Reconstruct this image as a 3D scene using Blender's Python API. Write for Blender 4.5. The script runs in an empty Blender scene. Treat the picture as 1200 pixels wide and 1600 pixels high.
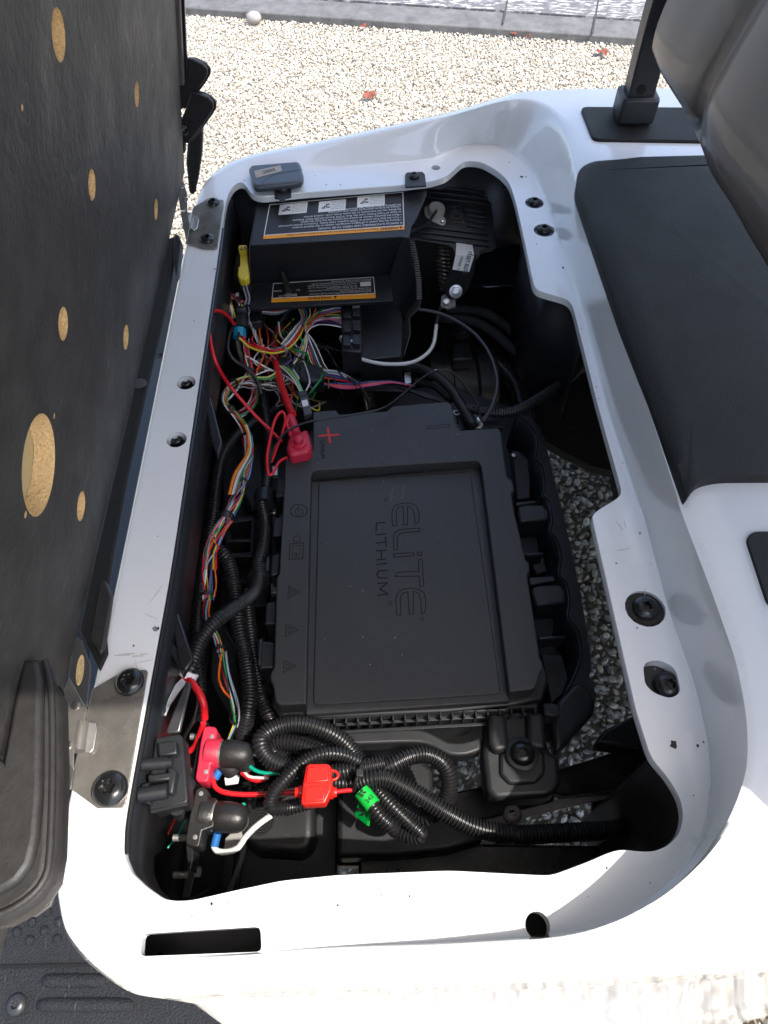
import bpy, bmesh, math, random
import numpy as np
from mathutils import Vector, Matrix
random.seed(7); rng = np.random.default_rng(7)
S = bpy.context.scene; COL = S.collection
# ------------------------------------------------------------------ camera, world, sun, exposure
F = 1130.0; CZ = 1.48
cam = bpy.data.objects.new('camera', bpy.data.cameras.new('camera')); COL.objects.link(cam)
cam.location = (0, 0, CZ); cam.rotation_euler = (math.radians(34.4), 0, math.radians(-1.43))
cam.data.sensor_fit = 'HORIZONTAL'; cam.data.sensor_width = 36; cam.data.lens = 36*F/1200
cam.data.clip_start = 0.02; cam.data.clip_end = 300
S.camera = cam
SUN = Vector((.46, -.28, 1.0)).normalized()
elev = math.asin(SUN.z); azim = math.atan2(SUN.x, SUN.y)
w = bpy.data.worlds.new('World'); S.world = w; w.use_nodes = True
nt = w.node_tree; sky = nt.nodes.new('ShaderNodeTexSky'); sky.sky_type = 'NISHITA'; sky.sun_disc = False
sky.sun_elevation = elev; sky.sun_rotation = azim; sky.air_density = 1.0; sky.dust_density = 3.0; sky.ozone_density = 1.0
bg = nt.nodes['Background']; bg.inputs[1].default_value = .15; nt.links.new(sky.outputs[0], bg.inputs[0])
sl = bpy.data.lights.new('sun', 'SUN'); sl.energy = 2.0; sl.angle = math.radians(.6); sl.color = (1, .95, .88)
so = bpy.data.objects.new('sun', sl); COL.objects.link(so); so.rotation_euler = SUN.to_track_quat('Z', 'Y').to_euler()
S.view_settings.view_transform = 'Standard'; S.view_settings.look = 'None'; S.view_settings.gamma = 1
S.view_settings.use_curve_mapping = False; S.view_settings.exposure = 1.52

# ------------------------------------------------------------------ where a point of the photo lies on a plane of the place
a_ = math.radians(34.4); b_ = math.radians(-1.43)
RX = np.array([[1,0,0],[0,math.cos(a_),-math.sin(a_)],[0,math.sin(a_),math.cos(a_)]])
RZ = np.array([[math.cos(b_),-math.sin(b_),0],[math.sin(b_),math.cos(b_),0],[0,0,1]])
RR = RZ@RX; CC = np.array([0,0,CZ])
def ray(x, y): return RR@np.array([(x-600)/F, -(y-800)/F, -1])
def P(x, y, z): d = ray(x, y); return CC+d*(z-CZ)/d[2]
def PN(x, y, p0, n): d = ray(x, y); return CC+d*(((np.array(p0)-CC)@np.array(n))/(d@np.array(n)))
def V(a): return np.array(a, float)

# ------------------------------------------------------------------ object helpers
def link(o, parent=None):
    COL.objects.link(o)
    if parent: o.parent = parent
    return o
def thing(name, label, cat, loc, group=None, kind=None):
    o = bpy.data.objects.new(name, None); o.empty_display_size = .02; COL.objects.link(o); o.location = tuple(loc)
    o['label'] = label; o['category'] = cat
    if group: o['group'] = group
    return o
def tag(o, label=None, cat=None, group=None, kind=None):
    for k, v in (('label', label), ('category', cat), ('group', group), ('kind', kind)):
        if v: o[k] = v
    return o
def wpos(o):
    p = Vector((0,0,0))
    while o: p = p+o.location; o = o.parent
    return p
def part(name, vs, fs, mat, parent=None, smooth=35, bevel=0, seg=2):
    vs = np.asarray(vs, float); c = (vs.min(0)+vs.max(0))/2
    me = bpy.data.meshes.new(name); me.from_pydata((vs-c).tolist(), [], fs); me.validate(); me.update()
    bm = bmesh.new(); bm.from_mesh(me); bmesh.ops.recalc_face_normals(bm, faces=bm.faces); bm.to_mesh(me); bm.free()
    if mat: me.materials.append(mat)
    o = bpy.data.objects.new(name, me); link(o, parent)
    o.location = Vector(c)-(wpos(parent) if parent else Vector((0,0,0)))
    if smooth:
        me.polygons.foreach_set('use_smooth', [True]*len(me.polygons))
        if not bevel: me.set_sharp_from_angle(angle=math.radians(smooth))
    if bevel:
        m = o.modifiers.new('bevel', 'BEVEL'); m.width = bevel; m.segments = seg; m.limit_method = 'ANGLE'; m.angle_limit = math.radians(35); m.harden_normals = False
        me.set_sharp_from_angle(angle=math.radians(80))
    return o
def prism(name, top, down, mat, parent=None, bevel=0, seg=2, smooth=35):
    """top: list of 3D points (outline); down: vector to the other face"""
    top = [V(p) for p in top]; n = len(top); d = V(down)
    vs = top+[p+d for p in top]
    fs = [list(range(n)), list(range(2*n-1, n-1, -1))]+[[i, (i+1) % n, n+(i+1) % n, n+i] for i in range(n)]
    return part(name, vs, fs, mat, parent, smooth, bevel, seg)
def pz(name, pts, z, th, mat, parent=None, bevel=0, seg=2, rnd=0):
    """outline given where it lies in the photo, at height z (or per-point z), th metres thick"""
    top = [P(p[0], p[1], p[2] if len(p) > 2 else z) for p in pts]
    if rnd: top = roundpoly(top, rnd)
    return prism(name, top, (0, 0, -th), mat, parent, bevel, seg)
def roundpoly(pts, r, k=4):
    out = []; n = len(pts)
    for i in range(n):
        a, b, c = V(pts[i-1]), V(pts[i]), V(pts[(i+1) % n])
        u = a-b; v = c-b; lu = np.linalg.norm(u)+1e-9; lv = np.linalg.norm(v)+1e-9
        rr = min(r, lu*.45, lv*.45); p = b+u/lu*rr; q = b+v/lv*rr
        for t in np.linspace(0, 1, k+1): out.append((1-t)**2*p+2*t*(1-t)*b+t*t*q)
    return out
def cat(pts, step=.004, closed=False):
    pts = [V(p) for p in pts]; n = len(pts); out = []
    if n == 2: 
        L = np.linalg.norm(pts[1]-pts[0]); k = max(2, int(L/step)); return [pts[0]+(pts[1]-pts[0])*t for t in np.linspace(0, 1, k)]
    for i in range(n if closed else n-1):
        p1, p2 = pts[i], pts[(i+1) % n]
        p0 = pts[i-1] if (i > 0 or closed) else 2*p1-p2
        p3 = pts[(i+2) % n] if (i+2 < n or closed) else 2*p2-p1
        k = max(2, int(np.linalg.norm(p2-p1)/step))
        t = np.linspace(0, 1, k, endpoint=False)[:, None]
        out += list(.5*((2*p1)+(p2-p0)*t+(2*p0-5*p1+4*p2-p3)*t*t+(3*p1-p0-3*p2+p3)*t**3))
    if not closed: out.append(pts[-1])
    return out
def frames(pts):
    pts = np.array(pts); T = np.gradient(pts, axis=0); T /= np.linalg.norm(T, axis=1)[:, None]+1e-12
    N = np.zeros_like(T); r = V((0, 0, 1)) if abs(T[0][2]) < .9 else V((1, 0, 0))
    N[0] = np.cross(T[0], r); N[0] /= np.linalg.norm(N[0])
    for i in range(1, len(T)):
        v = N[i-1]-T[i]*(N[i-1]@T[i]); N[i] = v/(np.linalg.norm(v)+1e-12)
    return pts, T, N, np.cross(T, N)
def tube_geo(pts, rad, sides=8, cap=True):
    pts, T, N, B = frames(pts); n = len(pts); r = np.broadcast_to(np.asarray(rad, float), (n,))
    a = np.linspace(0, 2*np.pi, sides, endpoint=False)
    vs = (pts[:, None]+(N[:, None]*np.cos(a)[None, :, None]+B[:, None]*np.sin(a)[None, :, None])*r[:, None, None]).reshape(-1, 3)
    fs = [(i*sides+j, i*sides+(j+1) % sides, (i+1)*sides+(j+1) % sides, (i+1)*sides+j) for i in range(n-1) for j in range(sides)]
    if cap: fs += [tuple(range(sides))[::-1], tuple(range((n-1)*sides, n*sides))]
    return vs, fs
def tube(name, pts, rad, mat, parent=None, sides=8, smooth=60):
    vs, fs = tube_geo(pts, rad, sides); return part(name, vs, fs, mat, parent, smooth)
def lift(x, y, z):
    if 470 < y < 1175 and z < .665: z += .055*min(1, max(0, (410-x)/60))*min(1, max(0, (1175-y)/60))
    return z
def wpath(path, z=None, step=.006): return cat([P(p[0], p[1], lift(p[0], p[1], p[2] if len(p) > 2 else z)) for p in path], step)
def resample(pts, step):
    pts = np.array(pts); d = np.r_[0, np.cumsum(np.linalg.norm(np.diff(pts, axis=0), axis=1))]
    n = max(3, int(d[-1]/step)); s = np.linspace(0, d[-1], n)
    return np.stack([np.interp(s, d, pts[:, k]) for k in range(3)], 1)
def conduit(name, path, r, mat, parent=None, pitch=.0040, z=None, sides=16):
    pts = resample(wpath(path, z, .004), pitch/5); n = len(pts)
    prof = np.array([1, 1, .95, .78, .78])
    rad = r*prof[np.arange(n) % 5]
    return tube(name, pts, rad, mat, parent, sides, 28)
def bm_part(name, bm, mat, parent=None, smooth=35, bevel=0, seg=2):
    vs = [tuple(v.co) for v in bm.verts]; bm.verts.index_update(); fs = [[v.index for v in f.verts] for f in bm.faces]; bm.free()
    return part(name, vs, fs, mat, parent, smooth, bevel, seg)
def basis(zaxis, xhint=(1, 0, 0)):
    z = V(zaxis); z /= np.linalg.norm(z); x = V(xhint)-z*(V(xhint)@z); x /= np.linalg.norm(x); return x, np.cross(z, x), z
def lathe(name, c, axis, prof, mat, parent=None, sides=24, smooth=40, xh=(1, 0, .01)):
    """prof: list of (radius, height along axis)"""
    x, y, z = basis(axis, xh); c = V(c); vs = []; fs = []
    a = np.linspace(0, 2*np.pi, sides, endpoint=False)
    for r, h in prof: vs += [c+z*h+(x*math.cos(t)+y*math.sin(t))*max(r, 1e-5) for t in a]
    m = len(prof)
    for i in range(m-1): fs += [(i*sides+j, i*sides+(j+1) % sides, (i+1)*sides+(j+1) % sides, (i+1)*sides+j) for j in range(sides)]
    fs += [tuple(range(sides))[::-1], tuple(range((m-1)*sides, m*sides))]
    return part(name, vs, fs, mat, parent, smooth)
def obox(name, c, dims, mat, parent=None, xa=(1,0,0), za=(0,0,1), bevel=.001, seg=2):
    x, y, z = basis(za, xa); c = V(c); vs = []
    for sx in (-.5, .5):
        for sy in (-.5, .5):
            for sz in (-.5, .5): vs.append(c+x*dims[0]*sx+y*dims[1]*sy+z*dims[2]*sz)
    fs = [(0,1,3,2),(4,6,7,5),(0,4,5,1),(2,3,7,6),(0,2,6,4),(1,5,7,3)]
    return part(name, vs, fs, mat, parent, 35, bevel, seg)
def bolt(c, r, mat, parent=None, axis=(0,0,1), name='bolt', dome=True, torx=True, washer=None):
    x, y, z = basis(axis, (1, .2, .01)); c = V(c); o = None
    if washer: lathe('washer', c, axis, [(r*1.30, 0), (r*1.32, r*.08), (r*1.25, r*.13), (.3*r, r*.13)], washer, parent, 28)
    # head with six-lobed socket
    sides = 36; a = np.linspace(0, 2*np.pi, sides, endpoint=False); vs = []; fs = []
    sock = r*.36*(1+.16*np.cos(6*a)) if torx else np.full(sides, r*.3)
    rings = [(np.full(sides, r), 0.0), (np.full(sides, r), r*.16), (np.full(sides, r*.96), r*.24), (np.full(sides, r*.82), r*.40), (np.full(sides, r*.62), r*.52), (sock*1.12, r*.56), (sock, r*.53), (sock*.9, r*.16), (np.full(sides, 1e-4), r*.14)]
    for rad, h in rings:
        for t, rr in zip(a, rad): vs.append(c+z*h+(x*math.cos(t)+y*math.sin(t))*rr)
    for i in range(len(rings)-1): fs += [(i*sides+j, i*sides+(j+1) % sides, (i+1)*sides+(j+1) % sides, (i+1)*sides+j) for j in range(sides)]
    return part(name, vs, fs, mat, parent, 40)

# ------------------------------------------------------------------ materials
MC = {}
def mat(name, col, rough=.5, metal=0, coat=0, bump=0, bscale=300, var=0, vscale=8, spec=.5, rvar=0, dust=0, dscale=500, stretch=None, emit=None, scr=0):
    if name in MC: return MC[name]
    m = bpy.data.materials.new(name); m.use_nodes = True; N = m.node_tree.nodes; L = m.node_tree.links
    b = N['Principled BSDF']; b.inputs['Roughness'].default_value = rough; b.inputs['Metallic'].default_value = metal
    b.inputs['Coat Weight'].default_value = coat; b.inputs['Coat Roughness'].default_value = .07; b.inputs['Specular IOR Level'].default_value = spec
    tc = N.new('ShaderNodeNewGeometry').outputs['Position']
    if stretch:
        mp = N.new('ShaderNodeMapping'); mp.inputs['Scale'].default_value = stretch; L.new(tc, mp.inputs[0]); tc = mp.outputs[0]
    def noise(sc, det=4, ro=.6):
        n = N.new('ShaderNodeTexNoise'); n.inputs['Scale'].default_value = sc; n.inputs['Detail'].default_value = det; n.inputs['Roughness'].default_value = ro; L.new(tc, n.inputs['Vector']); return n.outputs['Fac']
    def ramp(src, a, c0, d, c1):
        r = N.new('ShaderNodeValToRGB'); r.color_ramp.elements[0].position = a; r.color_ramp.elements[1].position = d
        r.color_ramp.elements[0].color = c0; r.color_ramp.elements[1].color = c1; L.new(src, r.inputs[0]); return r.outputs[0]
    out = None; c = list(col)+[1]
    if var:
        lo = [max(0, x*(1-var)) for x in col]+[1]; hi = [min(1, x*(1+var)) for x in col]+[1]
        out = ramp(noise(vscale, 6), .3, lo, .7, hi)
    if dust or scr:
        def mixin(base, fac, colr):
            mx = N.new('ShaderNodeMix'); mx.data_type = 'RGBA'
            if base is None: mx.inputs[6].default_value = c
            else: L.new(base, mx.inputs[6])
            mx.inputs[7].default_value = colr; L.new(fac, mx.inputs[0]); return mx.outputs[2]
        if dust:
            v = N.new('ShaderNodeTexVoronoi'); v.inputs['Scale'].default_value = dscale; L.new(tc, v.inputs['Vector'])
            f1 = ramp(v.outputs['Distance'], .06, (1,1,1,1), .13, (0,0,0,1))
            f2 = ramp(noise(9, 2), .42, (0,0,0,1), .7, (dust,)*3+(1,))
            sp = N.new('ShaderNodeSeparateColor'); L.new(v.outputs['Color'], sp.inputs[0])
            f3 = ramp(sp.outputs[0], .80, (0,0,0,1), .86, (1,1,1,1))
            m1 = N.new('ShaderNodeMath'); m1.operation = 'MULTIPLY'; L.new(f1, m1.inputs[0]); L.new(f2, m1.inputs[1])
            m2 = N.new('ShaderNodeMath'); m2.operation = 'MULTIPLY'; L.new(m1.outputs[0], m2.inputs[0]); L.new(f3, m2.inputs[1])
            out = mixin(out, m2.outputs[0], (.45, .42, .36, 1))
        if scr:
            mp2 = N.new('ShaderNodeMapping'); mp2.inputs['Scale'].default_value = (90, 6, 20); mp2.inputs['Rotation'].default_value = (0, 0, .5); L.new(tc, mp2.inputs[0])
            n2 = N.new('ShaderNodeTexNoise'); n2.inputs['Scale'].default_value = 4; n2.inputs['Detail'].default_value = 3; L.new(mp2.outputs[0], n2.inputs['Vector'])
            out = mixin(out, ramp(n2.outputs['Fac'], .68, (0,0,0,1), .74, (scr,)*3+(1,)), (.5, .48, .45, 1))
    if out is not None: L.new(out, b.inputs['Base Color'])
    else: b.inputs['Base Color'].default_value = c
    if rvar:
        r = N.new('ShaderNodeMapRange'); r.inputs[1].default_value = .3; r.inputs[2].default_value = .7; r.inputs[3].default_value = rough-rvar; r.inputs[4].default_value = rough+rvar
        L.new(noise(14, 5), r.inputs[0]); L.new(r.outputs[0], b.inputs['Roughness'])
    if bump:
        bp = N.new('ShaderNodeBump'); bp.inputs['Strength'].default_value = min(1, bump); bp.inputs['Distance'].default_value = .001*max(1, bump); L.new(noise(bscale, 3), bp.inputs['Height']); L.new(bp.outputs[0], b.inputs['Normal'])
    MC[name] = m; return m
WHITE = mat('white_paint', (.79, .79, .78), .20, coat=1.0, var=.02, vscale=5, rvar=.06, dust=.5, dscale=45)
BLK = mat('black_plastic', (.016, .017, .019), .42, bump=.25, bscale=900, rvar=.1, dust=.6, dscale=150)
BLK2 = mat('black_plastic_deep', (.016, .0165, .018), .38, bump=.2, bscale=700, rvar=.12)
LID = mat('battery_lid_plastic', (.036, .0365, .0365), .48, var=.14, vscale=7, bump=.35, bscale=1400, rvar=.06, dust=1, dscale=120)
LID_SHADE = mat('emboss_shade', (.017, .0172, .0175), .8, spec=.15)  # darker than the lid: shade of the moulded relief painted as lines
COND = mat('conduit_black', (.016, .016, .017), .34, rvar=.06, dust=.3, dscale=600)
STEELB = mat('black_steel', (.017, .017, .019), .28, bump=.2, bscale=500, rvar=.12)
NAVY = mat('glossy_liner', (.010, .013, .022), .16, rvar=.05)
LINER = mat('bay_liner', (.014, .016, .019), .36, rvar=.08, bump=.15, bscale=60, dust=.5, dscale=300, scr=.06)
GREYB = mat('grey_bracket', (.30, .28, .27), .45, metal=.3, var=.25, vscale=30)
ZINC = mat('zinc', (.62, .61, .58), .36, metal=.8, var=.15, vscale=60, rvar=.1)
STAIN = mat('stainless_plate', (.25, .232, .205), .33, metal=.6, var=.22, vscale=45, rvar=.13, bump=.15, bscale=900)
CHROME = mat('bright_metal', (.8, .8, .78), .18, metal=1)
BOLTM = mat('black_bolt', (.012, .012, .012), .22, rvar=.08, dust=.4, dscale=900)
VINYL = mat('black_vinyl', (.011, .0105, .010), .5, spec=.28, bump=1.0, bscale=1100, rvar=.05)
SEATV = mat('taupe_vinyl', (.085, .072, .062), .40, coat=.25, bump=.35, bscale=900, var=.06, vscale=3)
BOARD = mat('board_black_film', (.044, .041, .038), .60, bump=1.6, bscale=95, var=.32, vscale=22, rvar=.1, scr=.10)
WOOD = mat('raw_particleboard', (.78, .54, .26), .8, bump=4, bscale=300, var=.16, vscale=420)
FLOORM = mat('floor_mat', (.015, .0155, .017), .58, spec=.3, bump=3.0, bscale=330, var=.2, vscale=12, scr=.12)
HIP = mat('worn_plastic', (.022, .0205, .0195), .5, bump=.3, bscale=260, var=.22, vscale=90, rvar=.1)
RED = mat('red_plastic', (.75, .018, .012), .35, bump=.15, bscale=500)
PINK = mat('pink_red_rubber', (.55, .022, .055), .48, bump=.4, bscale=400)
RUB = mat('rubber_boot', (.018, .0175, .017), .42, bump=.4, bscale=260, rvar=.1, dust=.6, dscale=500)
BLUE = mat('blue_plastic', (.02, .14, .42), .4); CYAN = mat('cyan_plastic', (.01, .30, .50), .4)
YEL = mat('yellow_plastic', (.62, .46, .03), .4, bump=.2); GREEN = mat('green_tag', (.01, .50, .06), .4); GREEN2 = mat('green_tag_film', (.0, .22, .035), .25, coat=.5)
WTAPE = mat('white_tape', (.72, .72, .72), .5, bump=.3, bscale=200)
LBLK = mat('label_black', (.016, .015, .016), .35); LWHT = mat('label_white', (.75, .75, .72), .5); ORG = mat('label_orange', (.85, .33, .015), .45)
TAN = mat('label_tan', (.36, .29, .22), .4); MODG = mat('module_grey', (.06, .07, .085), .3, bump=.2)
EDGE = mat('edge_strip_gloss', (.012, .012, .013), .25)
SCUFF = mat('scuff', (.22, .22, .23), .6, bump=.5)
TYRE = mat('tyre_rubber', (.014, .014, .014), .7, bump=1, bscale=200)
WC = {k: mat('wire_'+k, c, .35) for k, c in dict(red=(.62,.012,.02), white=(.70,.69,.66), yellow=(.66,.52,.03), green=(.02,.25,.06), blue=(.05,.12,.38), orange=(.78,.14,.01),
      purple=(.13,.05,.22), pink=(.75,.10,.25), black=(.012,.012,.012), grey=(.26,.26,.27), lblue=(.22,.36,.50), teal=(.0,.30,.20), brown=(.12,.06,.03), lime=(.50,.56,.16)).items()}

# ------------------------------------------------------------------ ground
def sheet(name, pts, m, kind='structure', th=0):
    vs = [tuple(p) for p in pts]; o = part(name, vs, [list(range(len(vs)))], m, None, 0); tag(o, kind=kind); return o
GRD = mat('gravel_bed', (.42, .38, .31), .9, bump=3, bscale=60, var=.35, vscale=90)
sheet('ground', [(-60,-60,-.012),(60,-60,-.012),(60,60,-.012),(-60,60,-.012)], GRD)
# gravel stones as real stones
STONE = bpy.data.materials.new('stone'); STONE.use_nodes = True
_N = STONE.node_tree.nodes; _L = STONE.node_tree.links; _b = _N['Principled BSDF']; _b.inputs['Roughness'].default_value = .75
_a = _N.new('ShaderNodeAttribute'); _a.attribute_name = 'tone'
_n = _N.new('ShaderNodeTexNoise'); _n.inputs['Scale'].default_value = 240; _g = _N.new('ShaderNodeNewGeometry'); _L.new(_g.outputs['Position'], _n.inputs['Vector'])
_mr = _N.new('ShaderNodeMapRange'); _mr.inputs[3].default_value = .72; _mr.inputs[4].default_value = 1.2; _L.new(_n.outputs['Fac'], _mr.inputs[0])
_vm = _N.new('ShaderNodeVectorMath'); _vm.operation = 'SCALE'; _L.new(_a.outputs['Color'], _vm.inputs[0]); _L.new(_mr.outputs[0], _vm.inputs['Scale']); _L.new(_vm.outputs[0], _b.inputs['Base Color'])
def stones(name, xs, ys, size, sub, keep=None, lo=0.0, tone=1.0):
    bm = bmesh.new(); bmesh.ops.create_icosphere(bm, subdivisions=sub, radius=1); bv = np.array([v.co[:] for v in bm.verts]); bf = np.array([[v.index for v in f.verts] for f in bm.faces]); bm.free()
    g = size*.80; nx = int((xs[1]-xs[0])/g); ny = int((ys[1]-ys[0])/g)
    X, Y = np.meshgrid(np.linspace(xs[0], xs[1], nx), np.linspace(ys[0], ys[1], ny)); p = np.stack([X.ravel(), Y.ravel()], 1)
    p += rng.uniform(-.55, .55, p.shape)*g
    if keep is not None: p = p[keep(p)]
    n = len(p); s = size*rng.uniform(.30, .78, n)
    sc = np.stack([s*rng.uniform(.8, 1.35, n), s*rng.uniform(.55, .95, n), s*rng.uniform(.40, .75, n)], 1)
    q = rng.normal(size=(n, 4)); q[:, 1:3] *= .35; q[:, 0] += 0; q /= np.linalg.norm(q, axis=1)[:, None]
    w_, x_, y_, z_ = q.T
    M = np.stack([1-2*(y_**2+z_**2), 2*(x_*y_-z_*w_), 2*(x_*z_+y_*w_), 2*(x_*y_+z_*w_), 1-2*(x_**2+z_**2), 2*(y_*z_-x_*w_), 2*(x_*z_-y_*w_), 2*(y_*z_+x_*w_), 1-2*(x_**2+y_**2)], 1).reshape(n, 3, 3)
    k = len(bv); jit = 1+rng.uniform(-.22, .16, (n, k, 1))
    v = np.einsum('nij,nkj->nki', M, bv[None]*jit*sc[:, None]); v[:, :, 0] += p[:, 0, None]; v[:, :, 1] += p[:, 1, None]; v[:, :, 2] += (lo+rng.uniform(-.004, .006, n))[:, None]
    v = v.reshape(-1, 3); f = (bf[None]+(np.arange(n)*k)[:, None, None]).reshape(-1)
    me = bpy.data.meshes.new(name); me.vertices.add(len(v)); me.vertices.foreach_set('co', v.ravel()); nf = len(f)//3
    me.loops.add(nf*3); me.loops.foreach_set('vertex_index', f.astype(np.int32)); me.polygons.add(nf); me.polygons.foreach_set('loop_start', np.arange(0, nf*3, 3, dtype=np.int32))
    me.polygons.foreach_set('use_smooth', np.full(nf, sub > 1)); me.update(calc_edges=True)
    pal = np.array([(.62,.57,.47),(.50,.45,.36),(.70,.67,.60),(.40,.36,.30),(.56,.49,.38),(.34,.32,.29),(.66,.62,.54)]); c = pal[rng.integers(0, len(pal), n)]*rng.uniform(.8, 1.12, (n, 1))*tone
    at = me.color_attributes.new('tone', 'FLOAT_COLOR', 'POINT'); cc = np.ones((n, k, 4)); cc[:, :, :3] = c[:, None]; at.data.foreach_set('color', cc.ravel())
    me.materials.append(STONE); o = bpy.data.objects.new(name, me); COL.objects.link(o); return o
K0 = P(285, 24, .0); K1 = P(980, 72, .0); kd = (K1-K0)/np.linalg.norm(K1-K0); kn = V((-kd[1], kd[0], 0))
keepA = lambda p: ((p-K0[:2])@kn[:2]) < .015
o = stones('gravel', (-1.3, 1.75), (1.95, 4.2), .0112, 1, keepA); tag(o, 'pale cream gravel chippings covering the sunlit ground behind the cart', 'gravel', kind='stuff')
o = stones('gravel', (-.1, .95), (.0, 1.4), .0150, 1, tone=.55); tag(o, 'gravel under the cart, its stones coloured darker to stand for shade', 'gravel', kind='stuff')  # palette darkened: shade under the cart is put into the stone colour
o = stones('gravel', (-.8, 2.2), (-1.6, -.02), .021, 1); tag(o, 'gravel on the near side, mirrored in the white side panel', 'gravel', kind='stuff')
# pavement and its curb
def alongk(s, t, z): return K0+kd*s+kn*t+V((0, 0, z))
PAVE = mat('weathered_concrete', (.15, .15, .155), .72, bump=1.5, bscale=70, var=.3, vscale=6)
PAVE = bpy.data.materials.new('weathered_coated_concrete'); PAVE.use_nodes = True
_N = PAVE.node_tree.nodes; _L = PAVE.node_tree.links; _b = _N['Principled BSDF']; _b.inputs['Roughness'].default_value = .7
_g = _N.new('ShaderNodeNewGeometry'); _mp = _N.new('ShaderNodeMapping'); _mp.inputs['Scale'].default_value = (9, 26, 9); _L.new(_g.outputs['Position'], _mp.inputs[0])
_n1 = _N.new('ShaderNodeTexNoise'); _n1.inputs['Scale'].default_value = 2.2; _n1.inputs['Detail'].default_value = 9; _n1.inputs['Roughness'].default_value = .72; _L.new(_mp.outputs[0], _n1.inputs['Vector'])
_r = _N.new('ShaderNodeValToRGB'); _r.color_ramp.elements[0].position = .50; _r.color_ramp.elements[0].color = (.11, .11, .113, 1); _r.color_ramp.elements[1].position = .57; _r.color_ramp.elements[1].color = (.40, .395, .385, 1)
_L.new(_n1.outputs['Fac'], _r.inputs[0]); _L.new(_r.outputs[0], _b.inputs['Base Color'])
CURB = mat('curb_concrete', (.12, .12, .12), .8, bump=1.5, bscale=120, var=.3, vscale=18)
tag(prism('curb', [alongk(-6, 0, .035), alongk(9, 0, .035), alongk(9, .16, .04), alongk(-6, .16, .04)], (0, 0, -.12), CURB, None, .006), kind='structure')
tag(prism('pavement', [alongk(-30, .164, .045), alongk(30, .164, .045), alongk(30, 40, .045), alongk(-30, 40, .045)], (0, 0, -.1), PAVE, None, 0), kind='structure')
jn = thing('pavement_joint', 'narrow dark joint running across the grey pavement behind the gravel', 'joint', P(928, 40, .05))
JN = mat('joint_dark', (.05, .05, .05), .9)
for q in ((935, 0, 926, 52), (793, 0, 786, 36)):
    a, b = P(q[0], q[1], .047), P(q[2], q[3], .047); nn = V((.008, 0, 0)); prism('joint_strip', [a-nn/2, a+nn/2, b+nn/2, b-nn/2], (0, 0, -.004), JN, jn)
# leaves and a pale rock
LEAF = mat('dead_leaf', (.20, .055, .028), .7, bump=1, bscale=120, var=.3, vscale=60)
def leaf(x, y, s, label, rot=0):
    c = P(x, y, .02); vs = [c+V((0, 0, .006))]; k = 15
    for i in range(k):
        t = 2*math.pi*i/k+rot; r = s*(.55+.45*abs(math.cos(2.5*(t-rot))))*random.uniform(.8, 1.1); vs.append(c+V((math.cos(t)*r, math.sin(t)*r, random.uniform(-.003, .012))))
    o = part('dead_leaf', vs, [(0, 1+i, 1+(i+1) % k) for i in range(k)], LEAF, None, 0); tag(o, label, 'leaf', 'fallen leaves on the gravel')
leaf(579, 148, .036, 'curled reddish brown leaf on the gravel above the white fender'); leaf(941, 81, .036, 'reddish brown leaf on gravel beside the black seat post', 1)
leaf(803, 54, .018, 'small brown leaf by the curb above the middle of the gravel', 2); leaf(567, 42, .018, 'tiny orange leaf at the curb edge, left of centre', .5)
leaf(825, 57, .014, 'thin brown leaf scrap right of the small leaf by the curb', 2)
c = P(396, 28, .03); bm = bmesh.new(); bmesh.ops.create_icosphere(bm, subdivisions=2, radius=1)
for v in bm.verts: v.co = Vector(c)+Vector((v.co.x*.035, v.co.y*.025, v.co.z*.028))*random.uniform(.88, 1.1)
tag(bm_part('pale_rock', bm, mat('pale_rock', (.36, .33, .31), .8, bump=1), None, 60), 'fist sized pale rock lying against the curb at the left', 'rock')

# ------------------------------------------------------------------ cart body shell (rings round the opening)
cart = thing('golf_cart', 'white golf cart body with the seat bay open, deck and roof', 'golf cart', (0, .6, .3))
Z0 = .78; ZR = .86
RA = [(0,202,1248),(4,266,900),(9,341,400),(10.5,351,325),(11,355,306),(11.6,362,293),(12.3,372,284),(12.8,382,284),(13.2,386,293),(13.7,391,303),(14.3,406,308),(17,470,301),(21,631,289),(23,672,284),(24,697,277),(25,711,264),(26,725,251),(27,751,252),(28,779,268),(29,796,285),(30,806,317),(32,822,390),(34,834,450),(34.3,838,454),(36,889,468),(36.3,894,474),(41,932,626),(46,972,770),(46.2,972,774),(48,924,803),(48.3,924,808),(54,958,958),(59,992,1108),(60.5,1005,1150),(61.5,1016,1184),(63,1044,1216),(64,1063,1248),(65,1068,1275),(66,1062,1302),(67,1044,1321),(68,1022,1330),(69,1000,1330),(70,971,1326),(70.7,950,1331),(71.3,925,1343),(73,867,1365),(74,853,1367),(78,700,1359),(82,528,1366),(85,440,1375),(88,365,1391),(90,300,1406),(91,277,1407),(92,258,1405),(93.5,228,1384),(95.5,205,1362),(97.5,194,1335),(99,195,1295),(100,202,1248)]
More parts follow.
